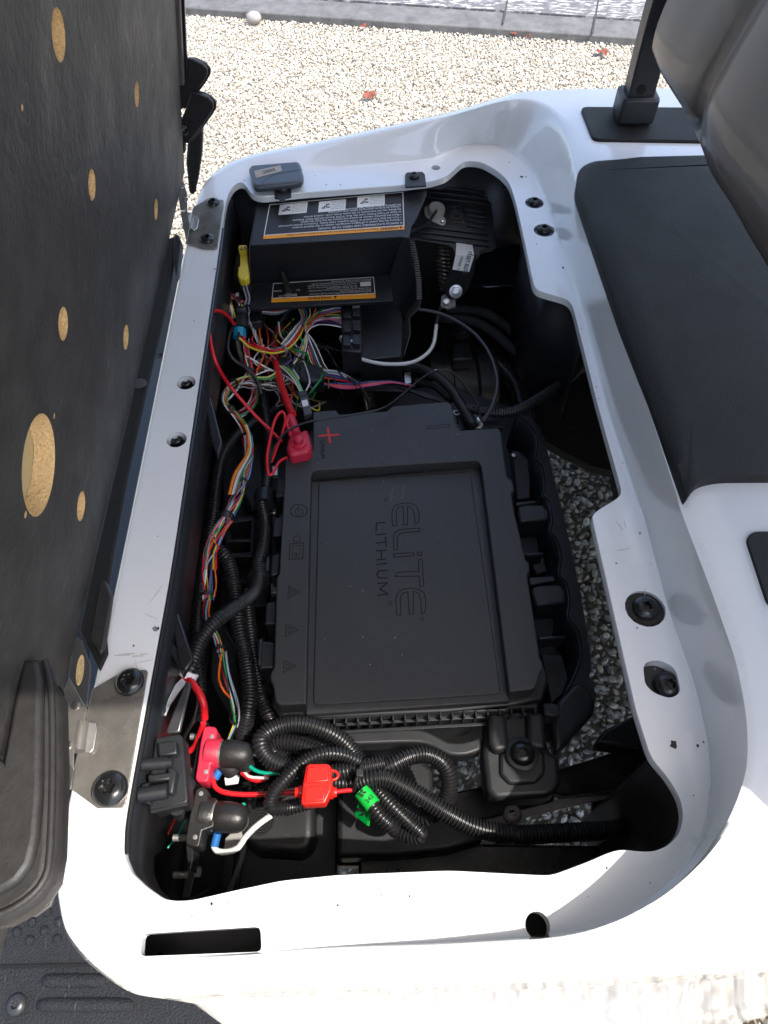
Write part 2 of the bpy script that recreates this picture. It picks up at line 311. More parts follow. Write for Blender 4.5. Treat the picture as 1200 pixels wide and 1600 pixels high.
RB = [(0,150,1245,Z0),(4,215,900,Z0),(9,303,405,Z0),(10.5,318,330,Z0),(12,352,285,Z0),(13.5,395,268,Z0),(14.3,420,269,Z0),(17,474,270,Z0),(23,672,251,Z0),(24,690,247,Z0),(25.5,719,226,Z0),(27,760,224,Z0),(28,785,231,Z0),(29,812,243,Z0),(30,837,270,Z0),(31,850,303,Z0),(34,884,425,Z0),(36,904,470,Z0),(41,950,640,Z0),(46,996,775,Z0),(48,1006,810,Z0),(54,1042,950,Z0),(59,1085,1070,Z0),(61,1104,1150,Z0),(63,1112,1225,Z0),(65,1106,1290,Z0),(67,1080,1345,Z0),(69,1038,1392,Z0),(71,985,1428,Z0),(73,935,1446,Z0),(75,870,1460,Z0),(78,700,1471,Z0),(82,528,1478,Z0),(85,412,1487,Z0),(90,230,1497,Z0),(93,160,1470,Z0),(95.5,130,1425,Z0),(98,125,1360,Z0),(100,150,1245,Z0)]
RC = [(0,116,1241,Z0),(4,190,900,Z0),(9,289,405,Z0),(10.5,309,320,Z0),(11.3,318,292,Z0),(12.3,350,263,.785),(13.5,385,250,.79),(14.3,415,242,.795),(17,470,231,.80),(20,560,213,.815),(23,650,193,.83),(25,710,180,.84),(27,780,158,.855),(28.5,825,152,ZR),(30,864,166,ZR),(31,884,200,ZR),(32,896,243,ZR),(33,900,275,ZR),(34,906,303,ZR),(36,922,352,ZR),(41,990,556,ZR),(46,1058,765,ZR),(47,1066,795,ZR),(48,1072,812,ZR),(54,1117,925,ZR),(59,1155,1035,ZR),(61,1171,1120,ZR),(63,1172,1200,ZR),(65,1145,1272,ZR),(67,1103,1340,.857),(69,1040,1398,.852),(71,972,1436,.842),(73,915,1456,.83),(75,860,1467,.815),(78,700,1477,.802),(82,528,1484,.793),(85,412,1491,.787),(90,225,1503,Z0),(93,140,1492,Z0),(95.5,105,1450,Z0),(98,92,1370,Z0),(100,116,1241,Z0)]
RD = [(0,110,1243,.77),(4,185,900,.77),(9,285,405,.77),(10.5,305,318,.77),(11.3,313,287,.775),(12.3,345,258,.78),(13.5,382,244,.785),(14.3,412,236,.79),(17,470,226,.795),(20,560,207,.81),(23,650,187,.825),(25,710,174,.835),(27,785,150,.85),(28.5,812,144,ZR),(30,845,140,ZR),(31,930,138,ZR),(32,1040,138,ZR),(33,1500,140,ZR),(34,2000,200,ZR),(36,2200,340,ZR),(41,2400,556,ZR),(46,2500,765,ZR),(47,2500,795,ZR),(48,2500,812,ZR),(54,2500,925,ZR),(59,2500,1050,ZR),(61,2500,1150,ZR),(63,2500,1300,ZR),(64,2500,1400,.855),(65,2500,1450,.82),(66,1500,1492,.818),(67,1260,1503,.815),(69,1140,1509,.81),(71,1060,1512,.805),(73,980,1516,.80),(75,900,1519,.795),(78,700,1527,.788),(82,528,1532,.78),(85,412,1535,.775),(88,300,1541,.77),(90,215,1552,.765),(91.5,170,1523,.77),(93,132,1496,.77),(95.5,99,1452,.77),(98,86,1370,.77),(100,110,1243,.77)]
NS = 700; ss = np.linspace(0, 100, NS, endpoint=False)
def ring(R, sm, z=None):
    R = np.array([list(r)+([z] if len(r) < 4 else []) for r in R], float)
    pts = np.array([P(r[1], r[2], r[3]) for r in R]); q = np.stack([np.interp(ss, R[:, 0], pts[:, k]) for k in range(3)], 1)
    if sm:
        kx = np.arange(-3*sm, 3*sm+1); kk = np.exp(-.5*(kx/sm)**2); kk /= kk.sum()
        q = sum(np.roll(q, -i, axis=0)*wt for i, wt in zip(kx, kk))
    return q
A = ring(RA, 2, Z0); B = ring(RB, 5); C_ = ring(RC, 4); D = ring(RD, 4)
def mixr(a, b, t, tz): r = a+(b-a)*t; r[:, 2] = a[:, 2]+(b[:, 2]-a[:, 2])*tz; return r
cen = V((0, .6, Z0)); inw = A-cen; inw[:, 2] = 0
A0 = A.copy(); A0[:, 2] -= .011; A1 = A.copy(); A1 = A+(B-A)*.02; Am = A.copy(); Am[:, 2] -= .002
wz = np.clip((D[:, 2]-Z0)/.08, 0, 1)
E1 = D.copy(); dirn = D-B; dirn[:, 2] = 0; dirn /= np.linalg.norm(dirn, axis=1)[:, None]+1e-9
nearside = ((ss > 64.5) & (ss < 92.5)).astype(float); kx = np.arange(-8, 9); nearside = np.convolve(np.r_[nearside[-8:], nearside, nearside[:8]], np.ones(17)/17, 'valid')
E1 = D+dirn*.004; E1[:, 2] -= .012
E2 = D+dirn*.002; E2[:, 2] -= .045; E2 += (dirn*.004)*nearside[:, None]          # concave flute below the crease
E3 = D+dirn*.0; E3[:, 2] -= .12; E3 += (dirn*.010)*nearside[:, None]
E4 = D.copy()+dirn*.036*nearside[:, None]; E4[:, 2] = .56
E5 = D.copy()+dirn*.085*nearside[:, None]; E5[:, 2] = .34
frontcut = np.clip((ss-86)/5, 0, 1)*np.clip((97-ss)/2, 0, 1)
for Ek, sh in ((E2, .01), (E3, .03), (E4, .07), (E5, .13)): Ek[:, 0] += sh*frontcut
rings = [A0, Am, A+(B-A)*.015, mixr(A, B, .5, .5), mixr(A, B, .93, .93), mixr(B, C_, .03, .02), mixr(B, C_, .14, .10), mixr(B, C_, .32, .30), mixr(B, C_, .70, .76), mixr(B, C_, .92, .96), C_+(D-C_)*.01, mixr(C_, D, .18, .02), mixr(C_, D, .40, .12), mixr(C_, D, .65, .35), mixr(C_, D, .86, .68), D, E1, E2, E3, E4, E5]
vs = np.concatenate(rings); fs = [(k*NS+i, k*NS+(i+1) % NS, (k+1)*NS+(i+1) % NS, (k+1)*NS+i) for k in range(len(rings)-1) for i in range(NS)]
bm = bmesh.new(); bvs = [bm.verts.new(v) for v in vs]
for f in fs:
    try: bm.faces.new([bvs[i] for i in f])
    except ValueError: pass
def cut(poly, zmin=.74, zmax=.9):
    """cut a convex hole (XY outline) through the thin shell"""
    poly = [V(p)[:2] for p in poly]; c = sum(poly)/len(poly); R = max(np.linalg.norm(p-c) for p in poly)
    ar = sum(poly[i-1][0]*poly[i][1]-poly[i][0]*poly[i-1][1] for i in range(len(poly)))
    if ar < 0: poly = poly[::-1]
    near = lambda f: zmin < f.calc_center_median().z < zmax and (f.calc_center_median().xy-Vector(c)).length < R*1.6+.02
    for i in range(len(poly)):
        a, b = poly[i-1], poly[i]; t = b-a; nrm = Vector((t[1], -t[0], 0)).normalized()
        fs_ = [f for f in bm.faces if near(f)]; g = list({v for f in fs_ for v in f.verts})+list({e for f in fs_ for e in f.edges})+fs_
        bmesh.ops.bisect_plane(bm, geom=g, plane_co=(a[0], a[1], 0), plane_no=nrm, dist=1e-6)
    dead = []
    for f in bm.faces:
        if not near(f): continue
        m = f.calc_center_median().xy
        if all((poly[i][0]-poly[i-1][0])*(m.y-poly[i-1][1])-(poly[i][1]-poly[i-1][1])*(m.x-poly[i-1][0]) > -1e-9 for i in range(len(poly))): dead.append(f)
    bmesh.ops.delete(bm, geom=dead, context='FACES')
def cuph(poly, depth, m=WHITE, name='hole_rim'):
    poly = [V(p) for p in poly]; n = len(poly); vs = poly+[p-V((0, 0, depth)) for p in poly]
    part(name, vs, [[i, (i+1) % n, n+(i+1) % n, n+i] for i in range(n)], m, cart, 60)
def circ(c, r, k=20, ry=None, rot=0):
    return [V(c)+V((math.cos(t)*r*math.cos(rot)-math.sin(t)*(ry or r)*math.sin(rot), math.cos(t)*r*math.sin(rot)+math.sin(t)*(ry or r)*math.cos(rot), 0)) for t in np.linspace(0, 2*math.pi, k, endpoint=False)]
holes = [(291, 598, .0125, .0125), (276, 687, .0125, .0125), (681, 262, .0075, .0075), (840, 1446, .0105, .0105), (835, 317, .0155, .0155), (850, 360, .0165, .0165), (1008, 951, .0215, .0215)]
for (x, y, r, ry) in holes:
    c = P(x, y, Z0); poly = circ(c, r, 18); cut(poly); cuph([p-V((0, 0, .0005)) for p in poly], .014)
slot2 = roundpoly([P(x, y, Z0) for x, y in ((1004,1036),(1030,1030),(1056,1044),(1064,1082),(1048,1092),(1022,1083),(1008,1070))], .009, 3)
cut(slot2); cuph(slot2, .014)
slot = roundpoly([P(222,1459,Z0), P(407,1448,Z0), P(409,1487,Z0), P(219,1494.5,Z0)], .004, 2); cut(slot); cuph(slot, .012)
shell = bm_part('body_shell', bm, WHITE, cart, 55)
# small chips, scuffs
for x, y, s, m_ in ((1053,1163,.004,BLK),(1103,1160,.003,BLK),(1090,1165,.0015,BLK),(880,418,.0025,BLK),(903,416,.002,SCUFF),(815,276,.003,BLK),(822,276,.0015,SCUFF),(840,275,.0018,SCUFF),(1000,833,.0015,SCUFF),(963,880,.0012,BLK),(528,1414,.0012,BLK),(330,1412,.0015,BLK),(243,983,.0035,SCUFF),(247,981,.002,BLK),(402,427,.0,BLK),(335,420,.0016,SCUFF),(1007,610,.001,SCUFF),(640,1400,.001,BLK),(300,1432,.0012,SCUFF)):
    if s <= 0: continue
    z = Z0+.0006; c = P(x, y, z); k = 9
    prism('paint_chip', [c+V((math.cos(t)*s*random.uniform(.5, 1.2), math.sin(t)*s*random.uniform(.4, 1.3), 0)) for t in np.linspace(0, 6.28, k, endpoint=False)], (0, 0, -.0005), m_, cart)
for dx, dy, L, s in ((0,0,.012,.0016),(8,-2,.01,.001),(20,2,.012,.0012),(30,-1,.008,.001),(-12,1,.006,.001)):
    c = P(195+dx, 1023+dy, Z0+.0006); prism('smudge', [c+V((-L/2, -s/2, 0)), c+V((L/2, -s/3, 0)), c+V((L/2, s/2, 0)), c+V((-L/2, s/2, 0))], (0, 0, -.0005), mat('smudge', (.52, .51, .48), .5), cart)
for k in range(26):
    i = random.randrange(NS); q = A[i]+(B[i]-A[i])*random.uniform(.2, .8); r_ = random.uniform(.0004, .0011)
    prism('paint_speck', [q+V((math.cos(t)*r_*random.uniform(.6, 1.3), math.sin(t)*r_*random.uniform(.6, 1.6), .0005)) for t in np.linspace(0, 5.4, 7)], (0, 0, -.0004), random.choice([SCUFF, BLK]), cart)
for k in range(9):
    i = random.choice([random.randrange(30), random.randrange(330, 430)]); q = A[i]+(B[i]-A[i])*random.uniform(.3, .7)+V((0, 0, .0005)); a = random.uniform(0, 3.1); d = V((math.cos(a), math.sin(a), 0))*random.uniform(.006, .016); n = V((-d[1], d[0], 0))/np.linalg.norm(d)*.0003
    prism('fine_scratch', [q-d, q-n, q+d, q+n], (0, 0, -.0003), mat('scratch_grey', (.42, .42, .42), .5), cart)
# bolts of the flange
bolt(P(291, 598, .768), .0085, BOLTM, cart); bolt(P(276, 687, .768), .0085, BOLTM, cart)
for x, y, r in ((835,317,.0125),(850,360,.0135),(1008,951,.0165)):
    c = P(x, y, .775); lathe('washer', c-V((0, 0, .001)), (0,0,1), [(r*1.22, 0), (r*1.22, .002), (r*.4, .002)], BOLTM, cart, 28); bolt(c+V((0, 0, .001)), r*.85, BOLTM, cart)
pz('added_dark_backing', [(190,1440),(900,1420),(900,1475),(190,1500)], .70, .003, BLK2, cart)  # dark plate added below the flange so its openings read black
pz('slot_backing', [(995,1025),(1070,1025),(1080,1100),(1000,1100)], .765, .003, BLK2, cart)
bolt(P(1044, 1072, .768), .0145, BOLTM, cart)
# liners of the bay
def wall(name, pts, ztop, zbot, m, parent, th=(.004, 0, 0), smooth=35):
    top = [V(p) for p in pts]; n = len(top); vs = []
    for p in top: vs += [V((p[0], p[1], ztop)), V((p[0], p[1], zbot))]
    fs = [(2*i, 2*i+2, 2*i+3, 2*i+1) for i in range(n-1)]; o = part(name, vs, fs, m, parent, 50)
    md = o.modifiers.new('s', 'SOLIDIFY'); md.thickness = .004; md.offset = 0; return o
idx = lambda s: int(s/100*NS) % NS
off = lambda i, d: A[i % NS]+(B[i % NS]-A[i % NS])/np.linalg.norm(B[i % NS]-A[i % NS])*d
wall('bay_side_skirt', [off(i, .004) for i in range(idx(92), idx(92)+int(.20*NS), 2)], .768, .672, LINER, cart)
wall('bay_side_wall', [off(i, .055) for i in range(idx(92), idx(92)+int(.20*NS), 2)], .70, .34, BLK2, cart)
inr = lambda i, d: D[i % NS]-dirn[i % NS]*d
wall('bay_end_wall', [inr(i, .010) for i in range(idx(11.5), idx(33), 2)], .768, .28, BLK2, cart)
wall('bay_near_wall', [off(i, .012) for i in range(idx(73), idx(93), 2)], .768, .30, BLK2, cart)
wall('bay_rear_wall', [off(i, .03) for i in range(idx(31), idx(36.6), 2)], .768, .55, BLK2, cart)
wall('bay_corner_wall', [off(i, .02) for i in range(idx(61), idx(74), 2)], .768, .40, BLK2, cart)
tr = [off(i, -.001) for i in list(range(idx(97.5), NS))+list(range(0, idx(10)))][::3]
tube('edge_trim', [p+V((0, 0, -.004)) for p in tr], .0035, EDGE, cart, 8)
# deck panels
base = [P(x, y, ZR) for x, y in ((899,300),(904,256),(1150,250),(1500,248),(1500,753),(1120,755),(1084,763),(1068,790))]
q = []
for k_, r_ in zip(range(8), (.02, .045, .002, .002, .002, .02, .02, .004)): q += roundpoly([base[k_-1], base[k_], base[(k_+1) % 8]], r_, 8)[9:18]
q = resample(q+[q[0]], .006)[:-1]; tn = np.roll(q, -1, 0)-np.roll(q, 1, 0); nr = np.stack([-tn[:, 1], tn[:, 0], 0*tn[:, 0]], 1); nr /= np.linalg.norm(nr, axis=1)[:, None]+1e-9
ctr = q.mean(0); nr *= np.sign(((ctr-q)*nr).sum(1).mean()); tip = base[7]; wl_ = (.3+.7*np.clip((.42-q[:, 0])/.06, 0, 1))*np.clip((np.linalg.norm((q-tip)[:, :2], axis=1)-.01)/.11, .05, 1); wl_[q[:, 1] < tip[1]+.045] *= .15
vs = []; npt = len(q)
for d_, h_ in ((0, -.012), (0, .0), (.002, .004), (.007, .0085), (.015, .0115), (.026, .0128), (.040, .013)):
    vs += list(q+nr*(d_*wl_)[:, None]+V((0, 0, h_)))
fs = [(a*npt+b, a*npt+(b+1) % npt, (a+1)*npt+(b+1) % npt, (a+1)*npt+b) for a in range(6) for b in range(npt)]+[tuple(range(6*npt, 7*npt))]
part('deck_panel', vs, fs, VINYL, cart, 70)
pan = roundpoly([P(x, y, ZR+.003) for x, y in ((1166,842),(1176,830),(1500,826),(1500,1060),(1200,945))], .006, 3)
prism('deck_panel', pan, (0, 0, -.008), VINYL, cart, .002, 2)
pb = roundpoly([P(x, y, ZR+.005) for x, y in ((907,166),(1240,168),(1240,222),(927,217))], .012, 3)
prism('post_base_plate', pb, (0, 0, -.012), VINYL, cart, .002, 2)
bolt(P(1113, 281, ZR+.004), .006, BOLTM, cart)
# roof post and roof
p0 = P(988, 186, ZR+.006); col = roundpoly([p0+V((x, y, .042)) for x, y in ((-.030,-.022),(.030,-.022),(.030,.028),(-.030,.028))], .008, 3)
prism('post_collar', col, (0, 0, -.042), BLK, cart, .005, 3)
q0 = p0+V((0, .003, .03)); top = q0+V((-.045, -.06, 1.05))
pst = cat([q0, q0+V((-.002, .0, .12)), q0+V((.0, .0, .25)), q0+V((-.015, .01, .6)), top], .03)
vs = []; hw, hd = .021, .017
for p in pst: vs += [p+V((sx*hw, sy*hd, 0)) for sx, sy in ((-1,-1),(1,-1),(1,1),(-1,1))]
fs = [(4*i+j, 4*i+(j+1) % 4, 4*i+4+(j+1) % 4, 4*i+4+j) for i in range(len(pst)-1) for j in range(4)]+[(0,1,2,3), tuple(range(len(vs)-4, len(vs)))]
part('roof_post', vs, fs, BLK, cart, 35, .003, 2)
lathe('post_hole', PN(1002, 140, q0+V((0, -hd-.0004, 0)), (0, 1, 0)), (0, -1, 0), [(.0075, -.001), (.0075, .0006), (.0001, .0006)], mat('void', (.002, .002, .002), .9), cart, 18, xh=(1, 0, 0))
prism('roof', roundpoly([V((-.42, -.08, 1.95)), V((1.45, -.08, 1.95)), V((1.45, 1.18, 1.95)), V((-.42, 1.18, 1.95))], .08, 5), (0, 0, .04), mat('roof_plastic', (.80, .80, .79), .5), cart, .012, 3)
# other side / rear of the cart so that the bay stays dark
pz('underbody_panel', [(690,430),(900,460),(975,600),(985,700),(962,737),(925,728),(880,705),(851,688),(800,650),(690,600)], .40, .02, BLK2, cart)
# floor mat in front of the seat box
prism('floor_mat', [V((-1.4, -.05, .33)), V((-.14, -.05, .33)), V((-.20, 1.60, .33)), V((-1.4, 1.60, .33))], (0, 0, -.03), FLOORM, cart, .004)
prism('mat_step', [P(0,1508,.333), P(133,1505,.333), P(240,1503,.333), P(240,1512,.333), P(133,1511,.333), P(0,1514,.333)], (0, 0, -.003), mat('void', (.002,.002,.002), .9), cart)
for x, y, r in ((74,1425,.006),(50,1440,.006),(26,1456,.006),(69,1454,.006),(2,1472,.006),(46,1469,.006),(89,1467,.006),(92,1440,.006),(24,1425,.006)):
    lathe('mat_stud', P(x, y, .33), (0,0,1), [(r*1.1, 0), (r*.95, .002), (r*.6, .0035), (.0005, .004)], FLOORM, cart, 16)
for k in range(18):
    x = 253-k*2.35; y = 553+k*10.4; c = P(x-2, y, .33); lathe('mat_stud', c, (0,0,1), [(.005, 0), (.0045, .002), (.003, .0035), (.0005, .004)], FLOORM, cart, 12)
for x0, x1, y in ((62, 170, 1532), (52, 212, 1570)):
    a, b = P(x0, y, .33), P(x1, y, .33); n = 24; vs = []; fs = []
    pts = [a+(b-a)*t for t in np.linspace(0, 1, n)]; rr = [.009*math.sqrt(max(0, 1-abs(2*t-1)**8))+.0005 for t in np.linspace(0, 1, n)]
    tube('mat_rib', [p-V((0, 0, .004)) for p in pts], rr, FLOORM, cart, 16)
bolt(P(26, 1570, .331), .013, mat('worn_bolt', (.05, .05, .05), .35, metal=.5), cart, washer=None)

# ------------------------------------------------------------------ tipped-up seat base (board leaning over the bay)
TH = math.radians(10); BU = V((math.sin(TH), 0, math.cos(TH))); BN = V((math.cos(TH), 0, -math.sin(TH))); BY = V((0, 1, 0))
BP = P(141, 900, .80); BP = V((BP[0], 0, BP[2]))
def PB(x, y, o=0): return PN(x, y, BP+BN*o, BN)
def bd(y, u, o=0): return BP+BY*y+BU*u+BN*o
seat = thing('seat_base', 'black faced particleboard seat base tipped up on its hinges, left of the bay', 'seat base', bd(.6, 0))
def cav(p): p = V(p)-BP; return (p@BY, p@BU)
# board with real holes: front film + bored particleboard
hl = [(92, 55, 11, 42, .011, 0), (214, 147, 4, 21, .007, 0), (35, 168, 2.2, 6, .0022, 0), (144, 289, 6.5, 25, .008, 0), (244, 327, 3.4, 17, .006, 0), (99, 506, 9, 27, .009, 0), (197, 527, 5, 20, .007, 0), (62, 727, 28, 81, .0415, 1), (127, 791, 7, 23, .009, 0), (85, 650, 2, 5, .0018, 0), (40, 804, 2.6, 6, .0022, 0)]
bm = bmesh.new(); y0, y1, u1 = -.35, P(281, 270, .80)[1], .95
g = 60; 
vv = [[bm.verts.new(bd(y, u)) for u in np.linspace(0, u1, 41)] for y in np.linspace(y0, y1, 61)]
for i in range(60):
    for j in range(40): bm.faces.new((vv[i][j], vv[i+1][j], vv[i+1][j+1], vv[i][j+1]))
Ml = Matrix(((*BY, 0), (*BU, 0), (*BN, 0), (0, 0, 0, 1)))
def cutb(c2, r, k=20):
    poly = [V((c2[0]+r*math.cos(t), c2[1]+r*math.sin(t))) for t in np.linspace(0, 2*math.pi, k, endpoint=False)]
    def loc(co): d = V(co)-BP; return V((d@BY, d@BU))
    near = lambda f: np.linalg.norm(loc(f.calc_center_median())-V(c2)) < r*1.5+.035
    for i in range(k):
        a, b = poly[i-1], poly[i]; t = b-a; n3 = BY*t[1]-BU*t[0]; fs_ = [f for f in bm.faces if near(f)]
        gg = list({v for f in fs_ for v in f.verts})+list({e for f in fs_ for e in f.edges})+fs_
        bmesh.ops.bisect_plane(bm, geom=gg, plane_co=Vector(BP+BY*a[0]+BU*a[1]), plane_no=Vector(n3).normalized(), dist=1e-6)
    dead = [f for f in bm.faces if np.linalg.norm(loc(f.calc_center_median())-V(c2)) < r*math.cos(math.pi/k)-1e-7]
    bmesh.ops.delete(bm, geom=dead, context='FACES')
HC = []
for x, y, rx, ry, r, big in hl:
    p = PB(x, y); c2 = cav(p)
    if not big: r = np.linalg.norm(PB(x, y-ry)-PB(x, y+ry))/2
    HC.append((c2, r, big)); cutb(c2, r, 28 if big else 16)
bm_part('board_face', bm, BOARD, seat, 30)
for c2, r, big in HC:
    n = 40 if big else 20; dpt = .017 if big else .008; vs = []; fs = []
    prof = [(r, 0), (r*.995, dpt*.3), (r*1.0, dpt*.7), (r*.99, dpt)]
    for rr, h in prof:
        for t in np.linspace(0, 2*math.pi, n, endpoint=False):
            q = rr*(1+(random.uniform(-.07, .02) if h == dpt else random.uniform(-.008, .008) if h > 0 else 0)); vs.append(bd(c2[0]+q*math.cos(t), c2[1]+q*math.sin(t), -h-.0002))
    for i in range(len(prof)-1): fs += [(i*n+j, i*n+(j+1) % n, (i+1)*n+(j+1) % n, (i+1)*n+j) for j in range(n)]
    if not big: fs.append(tuple(range((len(prof)-1)*n, len(prof)*n)))
    part('bored_hole', vs, fs, WOOD, seat, 40)
FOAM = mat('pale_foam', (.58, .46, .24), .8, bump=1)
c2 = HC[7][0]; vs = []
prism('foam_behind_hole', [bd(c2[0]+.046*math.cos(t), c2[1]+.046*math.sin(t), -.0176) for t in np.linspace(0, 6.2832, 30, endpoint=False)], -BN*.001, FOAM, seat)
# board core edges and cushion behind
def boardbox(name, ya, yb, ua, ub, oa, ob, m, bev=.002): return prism(name, [bd(ya, ua, oa), bd(yb, ua, oa), bd(yb, ub, oa), bd(ya, ub, oa)], BN*(ob-oa), m, seat, bev, 3)
boardbox('cushion', y0, y1-.01, .0, u1, -.14, -.042, VINYL, .03)
boardbox('core', y0, y1, -.001, .012, -.040, -.0005, BLK, .001)
boardbox('core', y1-.006, y1, .0, u1, -.040, -.0008, BLK, .001)
EDG = mat('trim_edge_brown', (.10, .085, .075), .35)
boardbox('edge_rail', y1+.001, y1+.016, .14, u1, -.020, .006, EDG, .003)
boardbox('edge_rail', y1+.016, y1+.026, .14, u1, -.014, .010, NAVY, .003)
# folded lower trim strip with pads
strip = [(256,400),(141,900),(119,1000),(128,990),(160,1000)]
def PS(x, y): return P(x, y, .795)
st = [PS(262,372), PS(275,368), PS(268,440), PS(258,490), PS(231,600), PS(200,740), PS(176,870), PS(163,960), PS(168,1020), PS(155,1048), PS(142,1020), PS(123,985), PS(141,900)]
prism('lower_trim', st, (0, 0, -.006), VINYL, seat, .0025, 3)
lathe('trim_rivet', PS(219, 600)+V((0, 0, .0005)), (0, 0, 1), [(.0085, 0), (.0085, .001), (.006, .0018), (.0005, .002)], mat('rivet_grey', (.07, .07, .072), .35), seat, 24)
pz('buffer_pad', [(158,907,.80),(165,906,.80),(175,932,.80),(162,1014,.80),(156,1022,.80),(141,998,.80)], 0, .008, HIP, seat, .003, 3)
pz('buffer_pad', [(272,366,.80),(279,366,.80),(284,378,.80),(279,424,.80),(275,432,.80),(270,405,.80)], 0, .012, BLK, seat, .002, 3)
# hip restraint plates on the far edge
def far(x, y, o=0): return PN(x, y, bd(y1+.02, 0), (0, 1, 0))
HB = mat('gloss_black_plate', (.020, .018, .019), .28, bump=.2, bscale=200, rvar=.06)
for dx, dy, oy in ((0, 0, .0), (10, 50, -.006)):
    ol = [(276,170),(284,172),(296,158),(318,128),(324,117),(324,108),(316,99),(303,93),(289,91),(283,112),(275,132),(268,160)]
    a = [far(x+dx, y+dy)+V((0, oy, 0)) for x, y in ol]
    prism('hip_plate', a, (0, .006, 0), HB, seat, .002, 3)
    b = [p+V((.003, .010, -.004)) for p in a]; prism('hip_plate', b, (0, .006, 0), HB, seat, .002, 3)
prism('hip_bracket', [far(x, y)+V((0, -.004, 0)) for x, y in ((267,165),(274,166),(282,182),(290,200),(290,238),(279,241),(272,205))], (0, .012, 0), HB, seat, .002, 2)
for x, y in ((275, 188),): bolt(far(x, y)+V((0, -.006, 0)), .004, BOLTM, seat, (0, -1, .2))
bolt(far(289, 199)+V((0, -.008, 0)), .009, BOLTM, seat, (.75, -.6, .1))
prism('side_panel', [far(x, y)+V((0, .03, 0)) for x, y in ((292,205),(310,205),(313,225),(312,258),(306,300),(300,321),(292,318),(287,270))], (0, .02, 0), VINYL, seat, .004, 3)
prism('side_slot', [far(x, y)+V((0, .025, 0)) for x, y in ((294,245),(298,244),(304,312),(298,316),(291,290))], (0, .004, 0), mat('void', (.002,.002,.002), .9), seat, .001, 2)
# hip restraint at the near end, seen from above
zz = .93
pz('near_hip_restraint', [(31,1022),(70,1027),(76,1050),(91,1085),(93,1200),(88,1330),(80,1375),(62,1402),(44,1418),(20,1434),(0,1444),(-80,1460),(-80,1100),(0,1172),(22,1090)], zz, .03, HIP, seat, .010, 4)
pz('near_hip_face', [(33,1028),(60,1030),(66,1060),(64,1240),(58,1310),(48,1350),(28,1378),(0,1396),(-70,1410),(-70,1120),(2,1180)], zz+.006, .012, HIP, seat, .005, 3)
tube('hip_seam', wpath([(70,1032),(80,1080),(82,1200),(78,1330),(70,1372),(50,1398),(20,1419),(-20,1436)], zz+.001), .0028, HIP, seat, 8)
lathe('hip_screw', P(86, 1087, .915), (.9, -.1, .3), [(.008, -.004), (.008, .002), (.005, .005), (.001, .006)], BOLTM, seat, 24)
# hinges --------------------------------------------------------------------------------------
def hinge(label, outl, bolts, leaf, knuckle, rivets, extra):
    t = thing('hinge', label, 'hinge', P(*bolts[0][:2], Z0+.002), 'steel hinges of the seat base')
    pz('hinge_plate', outl, Z0+.0028, .0022, STAIN, t, .0008, 2)
    for x, y, r in bolts: bolt(P(x, y, Z0+.003), r, BOLTM, t)
    pz('hinge_leaf', leaf, Z0+.019, .002, STAIN, t, .0006, 2)
    a, b = knuckle; tube('hinge_knuckle', [a, a+(b-a)*.33, a+(b-a)*.66, b], knr, STAIN, t, 20)
    for x, y in rivets: lathe('rivet', P(x, y, Z0+.019), (0, 0, 1), [(.0045, 0), (.0042, .0015), (.002, .0022), (.0002, .0024)], CHROME, t, 16)
    for e in extra: pz('knuckle_tongue', e[0], e[1], .0018, e[2], t, .0005, 2)
knr = .0065
hinge('large stainless hinge at the near end of the left rail', [(195,1047),(228,1046),(231,1050),(196,1258),(191,1262),(152,1263),(111,1233),(115,1201),(138,1103),(144,1076)],
      [(203,1066,.0145),(172,1233,.0165)], [(107,1058),(136,1108),(131,1128),(115,1176),(115,1204),(95,1172),(97,1085)],
      (P(128, 1129, .793), P(122, 1174, .793)), [(99,1110),(118,1103),(105,1165)], [([(131,1127),(149,1130),(151,1140),(146,1170),(141,1176),(118,1172)], .7865, ZINC)])
hinge('small stainless hinge at the far end of the left rail', [(302,323),(325,310),(349,312),(350,318),(340,386),(336,389),(317,388),(290,380),(293,352)],
      [(333,317,.0105),(324,374,.0115)], [(280,290),(286,282),(292,300),(293,330),(297,352),(292,378),(284,345),(279,310)],
      (P(296, 337, .79), P(291, 356, .79)), [(284,292),(290,312),(286,328)], [([(296,336),(308,337),(311,342),(308,356),(303,360),(292,352)], .7865, ZINC)])
pz('leaf_arm', [(116,993),(128,1000),(142,1040),(136,1106),(106,1057)], Z0+.016, .003, mat('arm_grey', (.09,.088,.085), .4, metal=.3), seat, .001)
prism('arm_hole', [P(125+6*math.cos(t)-.12*24*math.sin(t), 1047+24*math.sin(t), Z0+.0166) for t in np.linspace(0, 2*math.pi, 24, endpoint=False)], (0, 0, -.0004), WOOD, seat)
pz('leaf_arm', [(90,1172),(116,1203),(112,1232),(92,1240)], Z0+.014, .003, mat('arm_grey', (.09,.088,.085), .4, metal=.3), seat, .001)
pz('rail_bracket', [(96,1262),(104,1270),(107,1290),(102,1330),(92,1380),(80,1415),(55,1433),(40,1430),(70,1400),(86,1340)], .70, .004, mat('arm_grey', (.09,.088,.085), .4, metal=.3), seat, .001)

